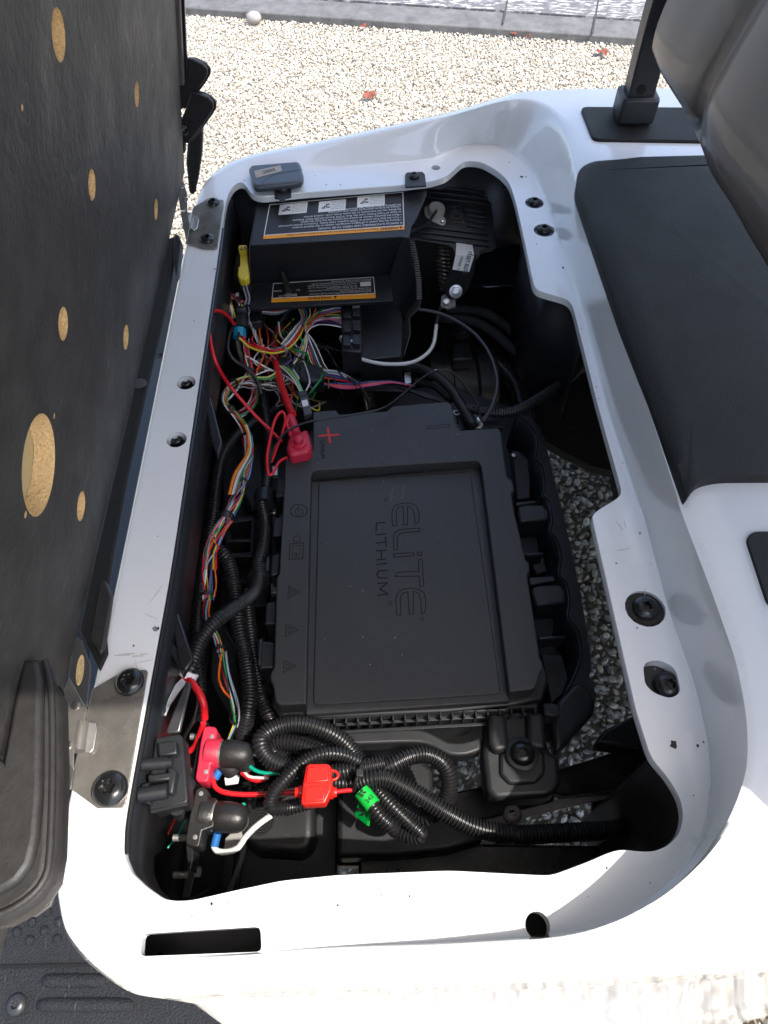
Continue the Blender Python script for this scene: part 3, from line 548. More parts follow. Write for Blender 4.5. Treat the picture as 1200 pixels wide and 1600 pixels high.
# ------------------------------------------------------------------ seat backrest (upper right)
back = thing('seat_backrest', 'smooth taupe vinyl backrest cushion leaning in at the upper right', 'backrest', (.45, .6, 1.0))
edge = [(979-35,-60),(979,0),(1008,46),(1025,104),(1054,150),(1087,217),(1100,258),(1122,292),(1146,325),(1172,370),(1200,417),(1260,540),(1340,720)]
ep = [P(x, y, 1.0) for x, y in edge]; ep = sorted(ep, key=lambda p: p[1]); ea = np.array(ep)
ys = np.linspace(.06, 1.12, 90); ex = np.interp(ys, ea[:, 1], ea[:, 0]); k9 = np.ones(5)/5; ex = np.convolve(np.r_[[ex[0]]*2, ex, [ex[-1]]*2], k9, 'valid')
prof = [(.10, -.01), (.05, -.016), (.02, -.013), (.004, -.003), (0, .012), (.0, .035), (.006, .07), (.018, .12), (.04, .20), (.07, .30), (.11, .42), (.15, .54), (.17, .58), (.21, .60), (.30, .58)]
prof = np.array(cat([V((a, b, 0)) for a, b in prof], .012))
seam = lambda u: [.90+.0*u, .56-.30*max(0, u)+.35*max(0, u)**2]
vs = []; fs = []
for y, x in zip(ys, ex):
    for a, b, _ in prof:
        g = 0
        for sy in (.925-.02*b, .50-.10*b+.15*b*b): g += .011*math.exp(-((y-sy)/.006)**2)+.012*math.exp(-((y-sy)/.035)**2)
        puff = .006*math.sin(y*9+b*4)+.004*math.sin(y*23+1+b*11)
        vs.append((x+a+(g+puff*.4)*(b > -.005), y, 1.0+b))
m = len(prof); fs = [(i*m+j, i*m+j+1, (i+1)*m+j+1, (i+1)*m+j) for i in range(len(ys)-1) for j in range(m-1)]+[tuple(range(m)), tuple(range((len(ys)-1)*m, len(ys)*m))]
part('cushion_cover', vs, fs, SEATV, back, 60)
for k in (0, 1):
    pts = []
    for b in np.linspace(.004, .5, 30):
        sy = .925-.02*b if k == 0 else .50-.10*b+.15*b*b
        a = np.interp(b, prof[(prof[:, 1] > 0.0)][:, 1][:int(m*.8)], prof[(prof[:, 1] > 0)][:, 0][:int(m*.8)]); pts.append(V((np.interp(sy, ys, ex)+a+.022, sy, 1.0+b)))
    tube('seam_piping', pts, .0016, BLK, back, 6)
prism('back_shell', [V((.50, .05, 1.05)), V((.50, 1.12, 1.05)), V((.60, 1.12, 1.5)), V((.60, .05, 1.5))], (.06, 0, 0), BLK, back, .01)

# ------------------------------------------------------------------ battery
bat = thing('battery_pack', 'large charcoal lithium battery pack with a recessed lid in the middle of the bay', 'battery', P(620, 900, .42))
ZL = .62
outer_left = [(446,713),(484,708),(489,704),(489,643),(525,640),(530,647),(604,642),(613,634),(700,627),(706,633),(715,668),(720,672),(778,668),(783,674),(792,744),(801,751),(803,762),(803,768),(799,772),(804,800),(821,874),(827,880),(828,892),(824,898),(844,1028),(848,1034),(849,1045),(845,1050),(838,1072),(832,1077),(796,1081)]
rec = [(752,729),(748,722),(742,719),(495,734),(488,738),(486,745),(478,1101)]
rest = [(474,1100),(437,1102),(430,1096),(427,1073),(422,1062),(423,1050),(428,1044),(432,902),(436,896),(443,770)]
pz('lid_border', outer_left+rec+rest, ZL, .030, LID, bat, .0022, 3)
pz('lid_panel', [(470,700),(760,690),(806,1086),(470,1108)], ZL-.0005, .0, LID, None) if False else None
zf = ZL-.019
rf = [P(x, y, ZL) for x, y in ((486,745),(752,722),(798,1080),(477,1101))]
fl = [V((p[0]+dx, p[1]+dy, zf)) for p, dx, dy in ((rf[0], -.004, .006), (rf[1], .004, .006), (rf[2], .001, -.006), (rf[3], -.001, -.006))]
prism('lid_panel', fl, (0, 0, -.025), LID, bat, .002, 2)
# raised inner field of the panel (its edges catch the light)
inn = roundpoly([P(498,752,zf+.0025), P(735,737,zf+.0025), P(783,1084,zf+.0025), P(489,1102,zf+.0025)], .008, 3)
prism('lid_field', inn, (0, 0, -.004), LID, bat, .0015, 2)
body = [V((p[0], p[1], ZL-.03)) for p in [P(x, y, ZL) for x, y in ((440,716),(485,650),(705,632),(790,680),(846,1070),(796,1100),(432,1112),(424,1090))]]
prism('battery_case', body, (0, 0, -.20), BLK2, bat, .004, 2)
pz('case_flange', [(424,1102),(440,1118),(478,1123),(700,1113),(800,1103),(848,1092),(858,1060),(850,1040),(430,1060)], .592, .012, BLK, bat, .004, 3)
# front grille
for k in range(19):
    x = 505+k*18.2; y = 1118-.012*(x-505)*3; obox('grille_rib', P(x, 1133-.055*(x-505), .575), (.0022, .008, .032), BLK, bat, bevel=.0005)
for dz, yy in ((.590, 1124), (.578, 1136), (.566, 1148)):
    a, b = P(500, yy, dz), P(840, yy-19, dz); prism('grille_bar', [a, b, b+V((0, .004, 0)), a+V((0, .004, 0))], (0, 0, -.003), BLK, bat, .0005)
# plus, minus, embossed marks as flat lines with the relief shade in their colour
def flat(name, pts, z, m, parent, th=.0008): return pz(name, pts, z, th, m, parent)
def bar(name, a, b, wd, z, m, parent, th=.001):
    a, b = P(*a, z), P(*b, z); d = (b-a)/np.linalg.norm(b-a); n = V((-d[1], d[0], 0))*wd/2; return prism(name, [a-n, b-n, b+n, a+n], (0, 0, -th), m, parent)
LR = mat('red_print', (.60, .02, .012), .45)
bar('plus_mark', (498,681), (530,679), .0034, ZL+.0006, LR, bat); bar('plus_mark', (512,668), (516,692), .0034, ZL+.0009, LR, bat)
def outline(name, pts, z, m, parent, r=.0006, closed=True):
    q = [P(x, y, z) for x, y in pts]; q = q+[q[0]] if closed else q
    vs = []; fs = []
    for a, b in zip(q[:-1], q[1:]):
        d = (b-a); L = np.linalg.norm(d); d /= L; n = V((-d[1], d[0], 0))*r; k = len(vs); e = d*r*.8; vs += [a-n-e, b-n+e, b+n+e, a+n-e]; fs.append((k, k+1, k+2, k+3))
    return part(name, vs, fs, m, parent, 0)
outline('minus_mark', [(668,666),(701,663),(702,667),(668,670)], ZL+.0003, LID_SHADE, bat, .0005)
outline('recycle_mark', [(467+13*math.cos(t), 798+10*math.sin(t)) for t in np.linspace(0, 6.28, 22)[:-1]], ZL+.0003, LID_SHADE, bat)
outline('recycle_mark', [(463,805),(461,797),(467,792),(465,799),(472,795),(474,801),(468,806)], ZL+.0003, LID_SHADE, bat, .0004)
outline('can_mark', [(453,850),(474,848),(473,873),(452,874)], ZL+.0003, LID_SHADE, bat); outline('can_mark', [(457,853),(469,852),(468,870),(457,870)], ZL+.0003, LID_SHADE, bat, .0004)
outline('can_mark', [(458,846),(459,839),(466,837),(470,841),(468,846)], ZL+.0003, LID_SHADE, bat, .0004); bar('can_mark', (460,866), (465,865), .0012, ZL+.0003, LID_SHADE, bat); bar('can_mark', (462,863), (463,868), .0012, ZL+.0004, LID_SHADE, bat)
for dx, dy in ((0, 0), (-4, 59), (-7, 116)): outline('warning_triangle', [(451+dx,916+dy),(469+dx,925+dy),(450+dx,935+dy)], ZL+.0003, LID_SHADE, bat, .0005); outline('warning_triangle', [(454+dx,921+dy),(462+dx,925+dy),(454+dx,930+dy)], ZL+.0003, LID_SHADE, bat, .0004)
def text(name, s, o, right, up, size, m, parent, th=.0002, bold=False, width=None, align='LEFT', outl=0):
    cu = bpy.data.curves.new(name, 'FONT'); cu.body = s; cu.size = size; cu.extrude = 0; cu.align_x = align; cu.resolution_u = 3
    if bold: cu.offset = size*.018
    t = bpy.data.objects.new('t', cu); COL.objects.link(t); dg = bpy.context.evaluated_depsgraph_get(); me = bpy.data.meshes.new_from_object(t.evaluated_get(dg))
    bpy.data.objects.remove(t); bpy.data.curves.remove(cu)
    co = np.array([v.co[:] for v in me.vertices]); fs = [tuple(p.vertices) for p in me.polygons]; bpy.data.meshes.remove(me)
    if len(co) == 0: return
    if width: co[:, 0] *= width/max(1e-6, co[:, 0].max())
    r = V(right)/np.linalg.norm(right); u = V(up); u = u-r*(u@r); u /= np.linalg.norm(u); n = np.cross(r, u)
    if n[2] < 0: n = -n
    vs = V(o)+co[:, :1]*r+co[:, 1:2]*u+n*th
    return part(name, vs, fs, m, parent, 0)
# ELiTE: built letter outlines, reading away from the far end, tops to the right
zt = zf+.0029
def em(pts, closed=True): outline('emboss_elite', pts, zt, LID_SHADE, bat, .0006, closed)
def Zc(x, y): return (580+x*.15, 760+y*.15)
for seg in ([(222,410),(215,300),(222,230),(265,190),(340,172),(420,175),(475,210),(497,270),(500,350),(480,385),(455,390),(450,290),(435,235),(380,205),(378,400),(340,402),(332,208),(290,215),(262,250),(265,408)],
            [(505,470),(505,435),(350,445),(285,455),(240,490),(232,540),(235,662),(275,655),(270,540),(300,490),(360,478)],
            [(238,738),(238,700),(445,690),(445,722)], [(482,720),(480,685),(522,684),(525,716)],
            [(490,765),(530,762),(548,1035),(508,1045),(500,935),(290,938),(248,938),(270,898),(330,890),(497,885)],
            [(265,1340),(255,1180),(275,1110),(330,1070),(420,1058),(500,1075),(550,1110),(568,1180),(565,1290),(545,1320),(525,1330),(518,1180),(490,1110),(440,1095),(438,1330),(395,1330),(382,1098),(330,1110),(302,1160),(310,1335)]):
    em([Zc(*p) for p in seg])
for seg in ([(145,375),(55,380),(50,465)], [(150,495),(50,505)], [(150,530),(155,625)], [(152,580),(50,590)], [(155,665),(55,672)], [(155,755),(60,765)], [(105,668),(108,760)], [(160,800),(60,815)], [(165,875),(80,880),(60,910),(75,950),(165,955)], [(68,1010),(168,1005),(90,1070),(175,1122),(70,1135)]):
    outline('emboss_lithium', [Zc(*p) for p in seg], zt, LID_SHADE, bat, .0009, False)
for c in ((153,138), (200,1215), (530,1380)): outline('emboss_dot', [Zc(c[0]+17*math.cos(t), c[1]+17*math.sin(t)) for t in np.linspace(0, 6.28, 12)[:-1]], zt, LID_SHADE, bat, .0004)
for seg in ([(228,0),(218,60),(205,160)], [(335,-10),(342,40),(318,130)]): outline('scratch', [Zc(*p) for p in seg], zt, mat('scratch', (.09,.09,.09), .5), bat, .0005, False)
text('battery_mark', 'LITHIUM', P(500, 688, ZL+.0003), P(503, 760, ZL)-P(500, 688, ZL), V((1, 0, 0)), .010, LID_SHADE, bat, width=.036)
# positive terminal cover (red)
tc = thing('terminal_cover', 'red rubber cover over the battery plus terminal, beside the red plus sign', 'terminal cover', P(468, 693, .60))
pz('cover_cap', [(450,682),(480,668),(487,695),(484,705),(453,712),(447,700)], .640, .03, PINK, tc, .006, 4)
lathe('cover_nipple', P(467, 693, .640), (0, 0, 1), [(.011, -.002), (.011, .003), (.0075, .004), (.007, .012), (.005, .014), (.0005, .0145)], PINK, tc, 24)
tube('cover_sleeve', wpath([(463,680,.635),(458,665,.63),(453,652,.63)]), [.008]*1, PINK, tc, 12)
tube('cover_strap', wpath([(455,682,.645),(450,668,.65),(447,660,.65),(451,653,.65)]), .0028, PINK, tc, 8)
# minus stud
ms = thing('terminal_stud', 'zinc stud with ring lugs on the battery minus terminal', 'terminal stud', P(746, 665, .60))
lathe('stud', P(746, 668, .600), (0, 0, 1), [(.0045, 0), (.0045, .020), (.003, .022), (.0005, .022)], ZINC, ms, 16); lathe('nut', P(746, 668, .600), (0,0,1), [(.009, 0), (.009, .007), (.005, .008)], ZINC, ms, 6)
pz('stud_pocket', [(712,640),(770,636),(786,668),(720,672)], .592, .01, BLK2, ms)
lathe('ring_lug', P(740, 662, .597), (0, 0, 1), [(.012, 0), (.012, .002), (.005, .002)], mat('brass', (.6, .45, .2), .35, metal=1), ms, 20)
text('emboss_d', 'D', P(708, 641, .60), V((0, -1, 0)), V((1, 0, 0)), .016, mat('grey_print', (.4,.4,.4), .5), ms, th=.001)

# ------------------------------------------------------------------ tray with scalloped rim, clips, mount
tray = thing('battery_tray', 'black moulded battery tray with scalloped rim and mounting foot', 'tray', P(880, 900, .42))
scal = [(806,648),(818,653),(838,677),(841,701),(838,718),(848,728),(853,758),(850,775),(858,782),(865,816),(860,829),(873,846),(878,876),(875,897),(887,913),(892,944),(889,964),(905,988),(910,1028),(899,1059),(878,1099)]
outr = [(870,1115),(905,1120),(929,1100),(932,1086),(921,1059),(924,1028),(909,937),(882,809),(851,687),(830,650)]
TZ = .545
rt = cat([P(x, y, TZ) for x, y in scal], .006)+[P(x, y, TZ) for x, y in outr]
prism('tray_rim', rt, (0, 0, -.016), BLK, tray, .004, 3)
sc = cat([P(x, y, TZ-.004) for x, y in scal], .006)
vs = []; 
for p in sc: vs += [p, p+V((-.006, 0, -.09))]
wl = part('tray_wall', vs, [(2*i, 2*i+2, 2*i+3, 2*i+1) for i in range(len(sc)-1)], BLK, tray, 60); md = wl.modifiers.new('s', 'SOLIDIFY'); md.thickness = .004
pz('tray_floor', [(395,640),(700,600),(812,640),(850,700),(915,1000),(890,1160),(500,1150),(395,1100)], .46, .01, BLK2, tray, .002)
pz('tray_corner', [(870,1095),(892,1070),(905,1062),(922,1075),(932,1095),(929,1113),(909,1136),(882,1167),(868,1180),(860,1130)], .548, .03, BLK, tray, .008, 4)
for pts, z in (([(808,792),(820,788),(848,787),(855,798),(856,812),(812,815)], .592), ([(830,918),(842,914),(874,912),(882,922),(884,942),(838,946),(831,930)], .592)):
    pz('tray_clip', pts, z, .05, BLK, tray, .004, 3)
for pts, z in (([(800,703),(812,705),(825,718),(829,750),(828,778),(808,780)], .53), ([(822,862),(848,861),(855,893),(838,898)], .53), ([(845,1020),(878,1022),(888,1060),(880,1085),(862,1098)], .53), ([(848,1098),(862,1098),(876,1100),(875,1118),(862,1120),(850,1116)], .575), ([(806,784),(838,781),(838,786),(806,790)], .585), ([(826,902),(864,899),(868,908),(828,914)], .585), ([(820,862),(850,862),(850,866),(820,868)], .585), ([(842,994),(885,992),(885,996),(842,999)], .585)):
    pz('tray_rib', pts, z, .03, BLK, tray, .002, 2)
lathe('tray_rivet', P(803, 712, .532), (0,0,1), [(.004, 0), (.004, .002), (.001, .003)], ZINC, tray, 12)
for pts in ([(432,749),(446,747),(446,775),(430,776)], [(427,808),(444,806),(442,836),(425,838)], [(424,867),(438,865),(436,897),(422,900)], [(415,941),(432,939),(431,975),(413,976)], [(404,1000),(430,1003),(429,1044),(404,1045)]):
    pz('side_clip', pts, .600, .05, BLK, tray, .003, 3)
for pts in ([(415,870),(421,868),(420,892),(413,890)], [(403,998),(411,996),(407,1040),(402,1038)]): pz('side_clip_tab', pts, .606, .03, BLK, tray, .002)
# front rim of the tray
fr = cat([P(x, y, .560) for x, y in ((420,1150),(470,1146),(513,1141),(600,1138),(650,1137),(668,1141),(685,1149),(700,1157),(722,1158),(752,1150))], .008)
bk = cat([P(x, y, .560) for x, y in ((752,1172),(730,1180),(704,1180),(686,1172),(666,1163),(640,1161),(600,1162),(528,1165),(470,1172),(420,1176))], .008)
prism('tray_front_rim', fr+bk, (0, 0, -.03), BLK, tray, .004, 3)
pz('mount_foot', [(760,1115),(785,1111),(823,1108),(852,1116),(857,1172),(874,1182),(877,1222),(868,1238),(852,1245),(775,1249),(760,1236),(754,1180)], .568, .045, BLK, tray, .010, 4)
for pts in ([(762,1112),(785,1109),(792,1120),(797,1172),(772,1176),(764,1160)], [(822,1108),(850,1113),(856,1172),(832,1170),(825,1160)]): pz('mount_lobe', pts, .582, .03, BLK, tray, .007, 4)
pz('mount_pad', [(780,1176),(800,1160),(832,1158),(852,1176),(853,1208),(838,1224),(796,1226),(780,1210)], .573, .01, BLK, tray, .005, 3)
bolt(P(816, 1178, .577), .0155, BOLTM, tray, washer=BLK)
# ------------------------------------------------------------------ running gear and frame below
ch = thing('chassis_frame', 'black steel frame beams and brackets under the bay', 'frame', P(800, 1250, .35))
pz('frame_beam', [(868,1203),(1003,1161),(1030,1175),(1040,1230),(880,1243),(866,1238)], .47, .05, STEELB, ch, .003)
pz('frame_beam', [(700,1240),(860,1205),(868,1250),(760,1280),(700,1290)], .46, .05, STEELB, ch, .003)
pz('frame_beam', [(560,1375),(560,1335),(750,1318),(1010,1322),(1010,1400),(560,1400)], .44, .06, STEELB, ch, .004)
pz('cross_bracket', [(769,1272),(800,1262),(858,1252),(925,1237),(990,1205),(1010,1212),(1000,1235),(900,1258),(824,1276),(805,1290),(775,1292)], .45, .006, GREYB, ch, .001)
bolt(P(800, 1272, .455), .013, GREYB, ch); bolt(P(784, 1318, .40), .009, STEELB, ch)
pz('cross_bracket', [(752,1314),(800,1312),(812,1332),(764,1336)], .395, .006, GREYB, ch, .001)
pz('corner_plate', [(925,1200),(985,1185),(1090,1180),(1120,1300),(1060,1360),(925,1320)], .40, .01, BLK2, ch, .002)
pz('frame_beam', [(985,1120),(1040,1100),(1080,1150),(1010,1170),(930,1160),(945,1140)], .50, .04, STEELB, ch, .004)
pz('floor_pan', [(150,560),(520,560),(560,700),(470,900),(430,1100),(395,1360),(130,1480)], .34, .01, BLK2, ch, .002)
pz('floor_pan', [(350,440),(700,430),(760,560),(780,700),(500,720),(360,700)], .35, .01, BLK2, ch, .002)
pz('side_beam', [(296,560),(345,560),(352,760),(318,1040),(262,1060)], .42, .03, STEELB, ch, .004)
# battery box ledges on the left
lg = thing('moulded_ledge', 'ribbed black moulded ledge between the wire harness and the battery', 'ledge', P(370, 850, .45))
pz('ledge_plate', [(345,700),(420,690),(425,800),(420,960),(412,1050),(420,1160),(380,1160),(348,1080),(338,1000),(350,860)], .47, .012, BLK, lg, .004, 3)
for pts in ([(355,812),(396,805),(396,812),(355,818)], [(392,806),(398,806),(396,868),(390,869)], [(352,864),(396,862),(396,869),(352,871)], [(352,842),(392,841),(392,846),(352,847)], [(345,900),(385,905),(385,911),(345,906)], [(350,946),(430,940),(430,946),(350,952)]):
    pz('ledge_rib', pts, .515, .045, BLK, lg, .0015, 2)
pz('ledge_arm', [(331,985),(352,978),(372,1010),(386,1060),(372,1128),(362,1124),(340,1090),(328,1060)], .50, .01, BLK, lg, .004, 3)
pz('ledge_block', [(362,1020),(392,1030),(395,1058),(370,1060)], .50, .04, BLK2, lg, .004, 3)
pz('spacer_block', [(372,700),(408,690),(412,780),(392,800),(372,760)], .50, .04, BLK, lg, .006, 3)
for x, y, h in ((428, 919, 16), (427, 792, 20), (430, 735, 14)): pz('foil_label', [(x-5, y-h/2), (x+4, y-h/2), (x+4, y+h/2), (x-5, y+h/2)], .565, .01, ZINC, lg, .001)
# motor and axle housings
mo = thing('axle_cover', 'smooth black axle cover plate below the conduit loops', 'cover', P(620, 1270, .40))
pz('cover_top', [(528,1200),(560,1178),(660,1186),(676,1200),(676,1255),(740,1300),(758,1312),(700,1330),(620,1338),(526,1340)], .475, .10, BLK, mo, .014, 5)
pz('cover_lip', [(526,1325),(620,1322),(720,1312),(752,1316),(752,1330),(700,1345),(620,1352),(526,1352)], .435, .02, BLK, mo, .005, 3)
lathe('cover_plug', P(598, 1341, .437), (0,0,1), [(.008, 0), (.008, .002), (.003, .003)], ZINC, mo, 16)
gb = thing('gearbox_cover', 'black rounded box cover with a round hole, by the white wire', 'cover', P(430, 1300, .40))
pz('cover_plate', [(350,1230),(470,1215),(530,1215),(526,1378),(400,1395),(348,1390)], .42, .02, BLK, gb, .003)
pz('cover_box', [(378,1246),(492,1244),(492,1310),(484,1330),(466,1336),(402,1332),(384,1318),(376,1300)], .465, .06, BLK, gb, .012, 5)
for r in (.016, .0125, .009): tube('hole_ring', circ(P(408, 1284, .466), r, 28)+[circ(P(408, 1284, .466), r, 28)[0]], .0012, BLK, gb, 6)
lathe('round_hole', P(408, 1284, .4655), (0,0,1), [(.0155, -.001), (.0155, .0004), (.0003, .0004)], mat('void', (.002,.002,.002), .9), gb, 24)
for x0, x1 in ((350, 368), (372, 380)): pz('side_channel', [(x0,1330),(x1,1328),(x1-8,1400),(x0-8,1402)], .43, .02, STEELB, gb, .002)
pz('grey_strap', [(398,1233),(412,1232),(378,1352),(360,1400),(352,1396),(372,1345)], .44, .004, mat('dull_grey', (.10,.10,.10), .45), gb, .001)
pz('clear_tag', [(352,1310),(372,1292),(381,1300),(372,1322),(350,1326)], .455, .002, mat('clear_tag', (.36,.35,.32), .25, coat=.4), gb, .0005)
ax = thing('drive_motor', 'dark cylindrical drive motor housing behind the battery', 'motor', P(722, 560, .45))
lathe('motor_barrel', P(722, 600, .40), (1, .1, .0), [(.055, -.075), (.068, -.07), (.07, -.03), (.062, -.025), (.062, .02), (.07, .025), (.07, .06), (.055, .068), (.02, .07)], BLK, ax, 36, xh=(0, 1, 0))
pz('motor_bracket', [(708,535),(734,533),(738,560),(706,562)], .49, .03, BLK, ax, .004)
lathe('motor_cap', P(720, 522, .50), (0, 0, 1), [(.016, 0), (.016, .004), (.008, .006), (.008, .012), (.001, .014)], BLK, ax, 24)
tube('swing_arm', wpath([(765,560,.44),(800,595,.43),(818,640,.42),(838,690,.40)]), .018, STEELB, ax, 12)
tube('axle_tube', [P(690, 560, .33), P(800, 590, .33), P(930, 620, .33)], .04, STEELB, ax, 20)
cc_ = V((.72, 1.30, .245)); prof = [(.14, -.075), (.19, -.085), (.225, -.08), (.243, -.06), (.247, -.03), (.247, .03), (.243, .06), (.225, .08), (.19, .085), (.14, .075)]
ty = lathe('rear_tyre', cc_, (0, 1, 0), prof, TYRE, cart, 48, xh=(1, 0, 0)); lathe('wheel_rim', cc_, (0, 1, 0), [(.14, -.06), (.12, -.04), (.05, -.03), (.01, -.03)], ZINC, ty, 32, xh=(1, 0, 0))
prism('added_bounce_blocker', [V((.44, -.0, .42)), V((1.5, -.0, .42)), V((1.5, .95, .42)), V((.44, .80, .42))], (0, 0, -.02), BLK2, cart)  # unseen panel added to keep bounce light off the gravel below
pz('wheel_arch', [(838,640),(905,560),(985,660),(975,760),(965,737),(925,728),(880,706),(851,688)], .36, .02, BLK2, cart)
# ------------------------------------------------------------------ control cover with warning labels
cc = thing('control_cover', 'black folded control cover with two orange edged warning labels', 'cover', P(520, 400, .65))
TL, TR, BR_, BL_ = P(403,311,.765), P(668,286,.775), P(629,369,.745), P(391,384,.745)
def Q(x, y, o=0): 
    n = np.cross(BR_-BL_, TL-BL_); n /= np.linalg.norm(n); return PN(x, y, BL_+n*o, n)
topn = np.cross(BR_-BL_, TL-BL_); topn /= np.linalg.norm(topn)
prism('cover_top', [Q(*p) for p in ((405,309),(636,289),(640,279),(666,283),(667,304),(659,322),(652,340),(643,354),(640,372),(629,370),(391,384))], -topn*.003, BLK, cc, .0012, 2)
SB = P(393,442,.655); SB2 = P(609,429,.655); SF = P(391,483,.648); SF2 = P(614,470,.648)
prism('cover_front', [Q(391,383), Q(629,369), SB2, SB], (0, .003, 0), BLK, cc, .001, 2)
shn = np.cross(SF2-SF, SB-SF); shn /= np.linalg.norm(shn)
prism('cover_shelf', [SB, SB2, SF2, SF], -shn*.003, BLK, cc, .001, 2)
prism('shelf_edge', [SF, SF2, SF2+V((0, .002, -.008)), SF+V((0, .002, -.008))], (0, .003, 0), BLK, cc, .0008, 2)
cy = Q(640,368); prism('cover_side', [PN(x, y, cy, (0,1,0)) for x, y in ((629,370),(640,369),(643,404),(648,440),(652,470),(650,484),(636,495),(612,495),(612,468),(609,429))], (0, .003, 0), BLK2, cc, .001, 2)
prism('cover_end', [Q(391,384), Q(405,310), P(405,310,.68), P(393,442,.64), P(391,483,.645)], (-.002, 0, 0), BLK, cc, .0006)
pz('side_lug', [(393,484),(409,484),(409,502),(393,504)], .62, .02, BLK, cc, .002)
for pts, b in (([(429,289),(455,287),(455,307),(446,309),(445,315),(437,315),(436,310),(429,309)], (442,295)), ([(633,272),(636,269),(660,268),(664,272),(666,290),(633,292)], (647,275))):
    pz('fixing_tab', pts, Z0+.004, .003, BLK, cc, .0008); bolt(P(b[0], b[1], Z0+.005), .009, BLK, cc)
def sheet4(name, c, m, parent, n, o=.0004): return prism(name, [p+n*o for p in c], -n*.0002, m, parent)
def lerp4(c, u, v): return (c[0]*(1-u)+c[1]*u)*(1-v)+(c[3]*(1-u)+c[2]*u)*v   # u to the photo's right, v down the photo
WL = [Q(421,320), Q(630,300), Q(632,359), Q(411,374)]
lab = sheet4('warning_label', WL, LBLK, cc, topn)
def strip(c, n, u0, u1, v0, v1, m, name, o=.0007): prism(name, [lerp4(c, u0, v0)+n*o, lerp4(c, u1, v0)+n*o, lerp4(c, u1, v1)+n*o, lerp4(c, u0, v1)+n*o], -n*.0002, m, lab if c is WL else lab2)
def textl(c, n, s, u, v, h, m, wd=None, bold=False, par=None):
    """label text turned over: starts at the photo's right (u) and runs left; top of letters towards the viewer"""
    p = lerp4(c, u, v); r = lerp4(c, u-.1, v)-p; up = lerp4(c, u, v+.1)-p; W = np.linalg.norm(c[1]-c[0])
    text('label_text', s, p+n*.0009, r, up, h, m, par, th=.0002, bold=bold, width=wd*W if wd else None)
strip(WL, topn, 0, 1, .90, 1, ORG, 'orange_band')
for a in ((0,1,0,.018), (0,.006,0,.9), (.994,1,0,.9), (0,1,.885,.9)): strip(WL, topn, *a, LWHT, 'label_border')
for u0, u1, v0 in ((.08,.285,.04), (.37,.57,.06), (.655,.86,.02)): 
    strip(WL, topn, u0, u1, v0, v0+.30, LWHT, 'picture_panel', .0008)
    for k in range(6): textl(WL, topn, ('Release brake pedal','and key switch off','Set the switch to','tow position before','moving the vehicle','by hand or towing')[k], u1-.01, v0+.235-k*.042, .0026, LBLK, .10, par=lab)
    cx, cy = u0+.05, v0+.15
    for k, (du, dv) in enumerate(((0,0),(.02,.03),(-.015,.04),(.015,-.05))): strip(WL, topn, cx+du-.012, cx+du+.014, cy+dv-.02, cy+dv+.02, mat('ink', (.12,.12,.12), .5), 'pictogram', .0010)
H = np.linalg.norm(WL[3]-WL[0])
textl(WL, topn, 'WARNING', .955, .915, .0075, LBLK, .13, True, lab); textl(WL, topn, 'Failure to follow these instructions may result in serious injury or death', .81, .918, .0055, LBLK, .66, False, lab)
p = [lerp4(WL, u, v)+topn*.001 for u, v in ((.962,.915), (.985,.915), (.9735,.985))]; prism('warning_symbol', p, -topn*.0002, LBLK, lab)
for v, s, wd, u in ((.80,'IF VEHICLE IS INOPERABLE AND NEEDS TO BE TOWED:',.62,.985), (.725,'• Ensure the key switch is off before moving the vehicle to the desired location',.80,.98), (.655,'• Turn the Run-Tow switch to TOW position. Hold brake. Contact a service technician',.90,.98),
                (.585,'• Move the direction selector to neutral and remove the key from the switch',.74,.98), (.515,'In Case of Total Power Loss the Run-TOW Switch DOES NOT Release',.80,.98), (.445,'the Brake: see the instructions on the inside of this cover, contact service',.72,.98),
                (.375,'• Release the brake by removing the vehicle cover and turning',.54,.98), (.325,'the parking brake release. See instructions below.',.52,.98)):
    textl(WL, topn, s, u, v, .0056, LWHT, wd, False, lab)
W2 = [PN(x, y, SF+shn*.0, shn) for x, y in ((427,443),(584,433),(587,466),(424,473))]
lab2 = sheet4('switch_label', W2, LBLK, cc, shn)
strip(W2, shn, 0, 1, .80, 1, ORG, 'orange_band')
for a in ((0,1,0,.03), (0,.006,0,.8), (.994,1,0,.8), (0,1,.77,.8)): strip(W2, shn, *a, LWHT, 'label_border')
textl(W2, shn, 'WARNING', .575, .83, .0085, LBLK, .23, True, lab2)
p = [lerp4(W2, u, v)+shn*.001 for u, v in ((.595,.82), (.63,.82), (.6125,.97))]; prism('warning_symbol', p, -shn*.0002, LBLK, lab2)
strip(W2, shn, .86, .965, .22, .42, LWHT, 'picture_panel', .0008)
for v, s, wd, u in ((.66,'• Do NOT tow vehicle with the switch in RUN position. Damage to electronics',.62,.975), (.59,'may occur if it is towed at speed',.30,.96), (.50,'• To tow vehicle, set the switch to TOW before moving or disconnecting it',.63,.975), (.42,'Do not exceed walking speed',.30,.83), (.35,'the key switch off and the wheels free to roll',.48,.83), (.25,'• Read the manual before servicing the vehicle',.50,.84), (.16,'• Electrical shock hazard. Disconnect battery before service.',.60,.975), (.09,'Avoid contact with terminals',.40,.975),
                (.62,'Run-Tow Switch',.12,.24), (.40,'TOW',.04,.27), (.40,'MAINTENANCE',.09,.09), (.68,'Normal operation position',.18,.24)):
    textl(W2, shn, s, u, v, .0046, LWHT, wd, False, lab2)
sw = thing('toggle_switch', 'black rubber booted toggle switch standing on the lower warning label', 'switch', PN(451, 460, SF, shn))
b0 = PN(452, 455, SF, shn); t0 = PN(440, 425, SF+shn*.045, shn); ax_ = t0-b0; L_ = np.linalg.norm(ax_)
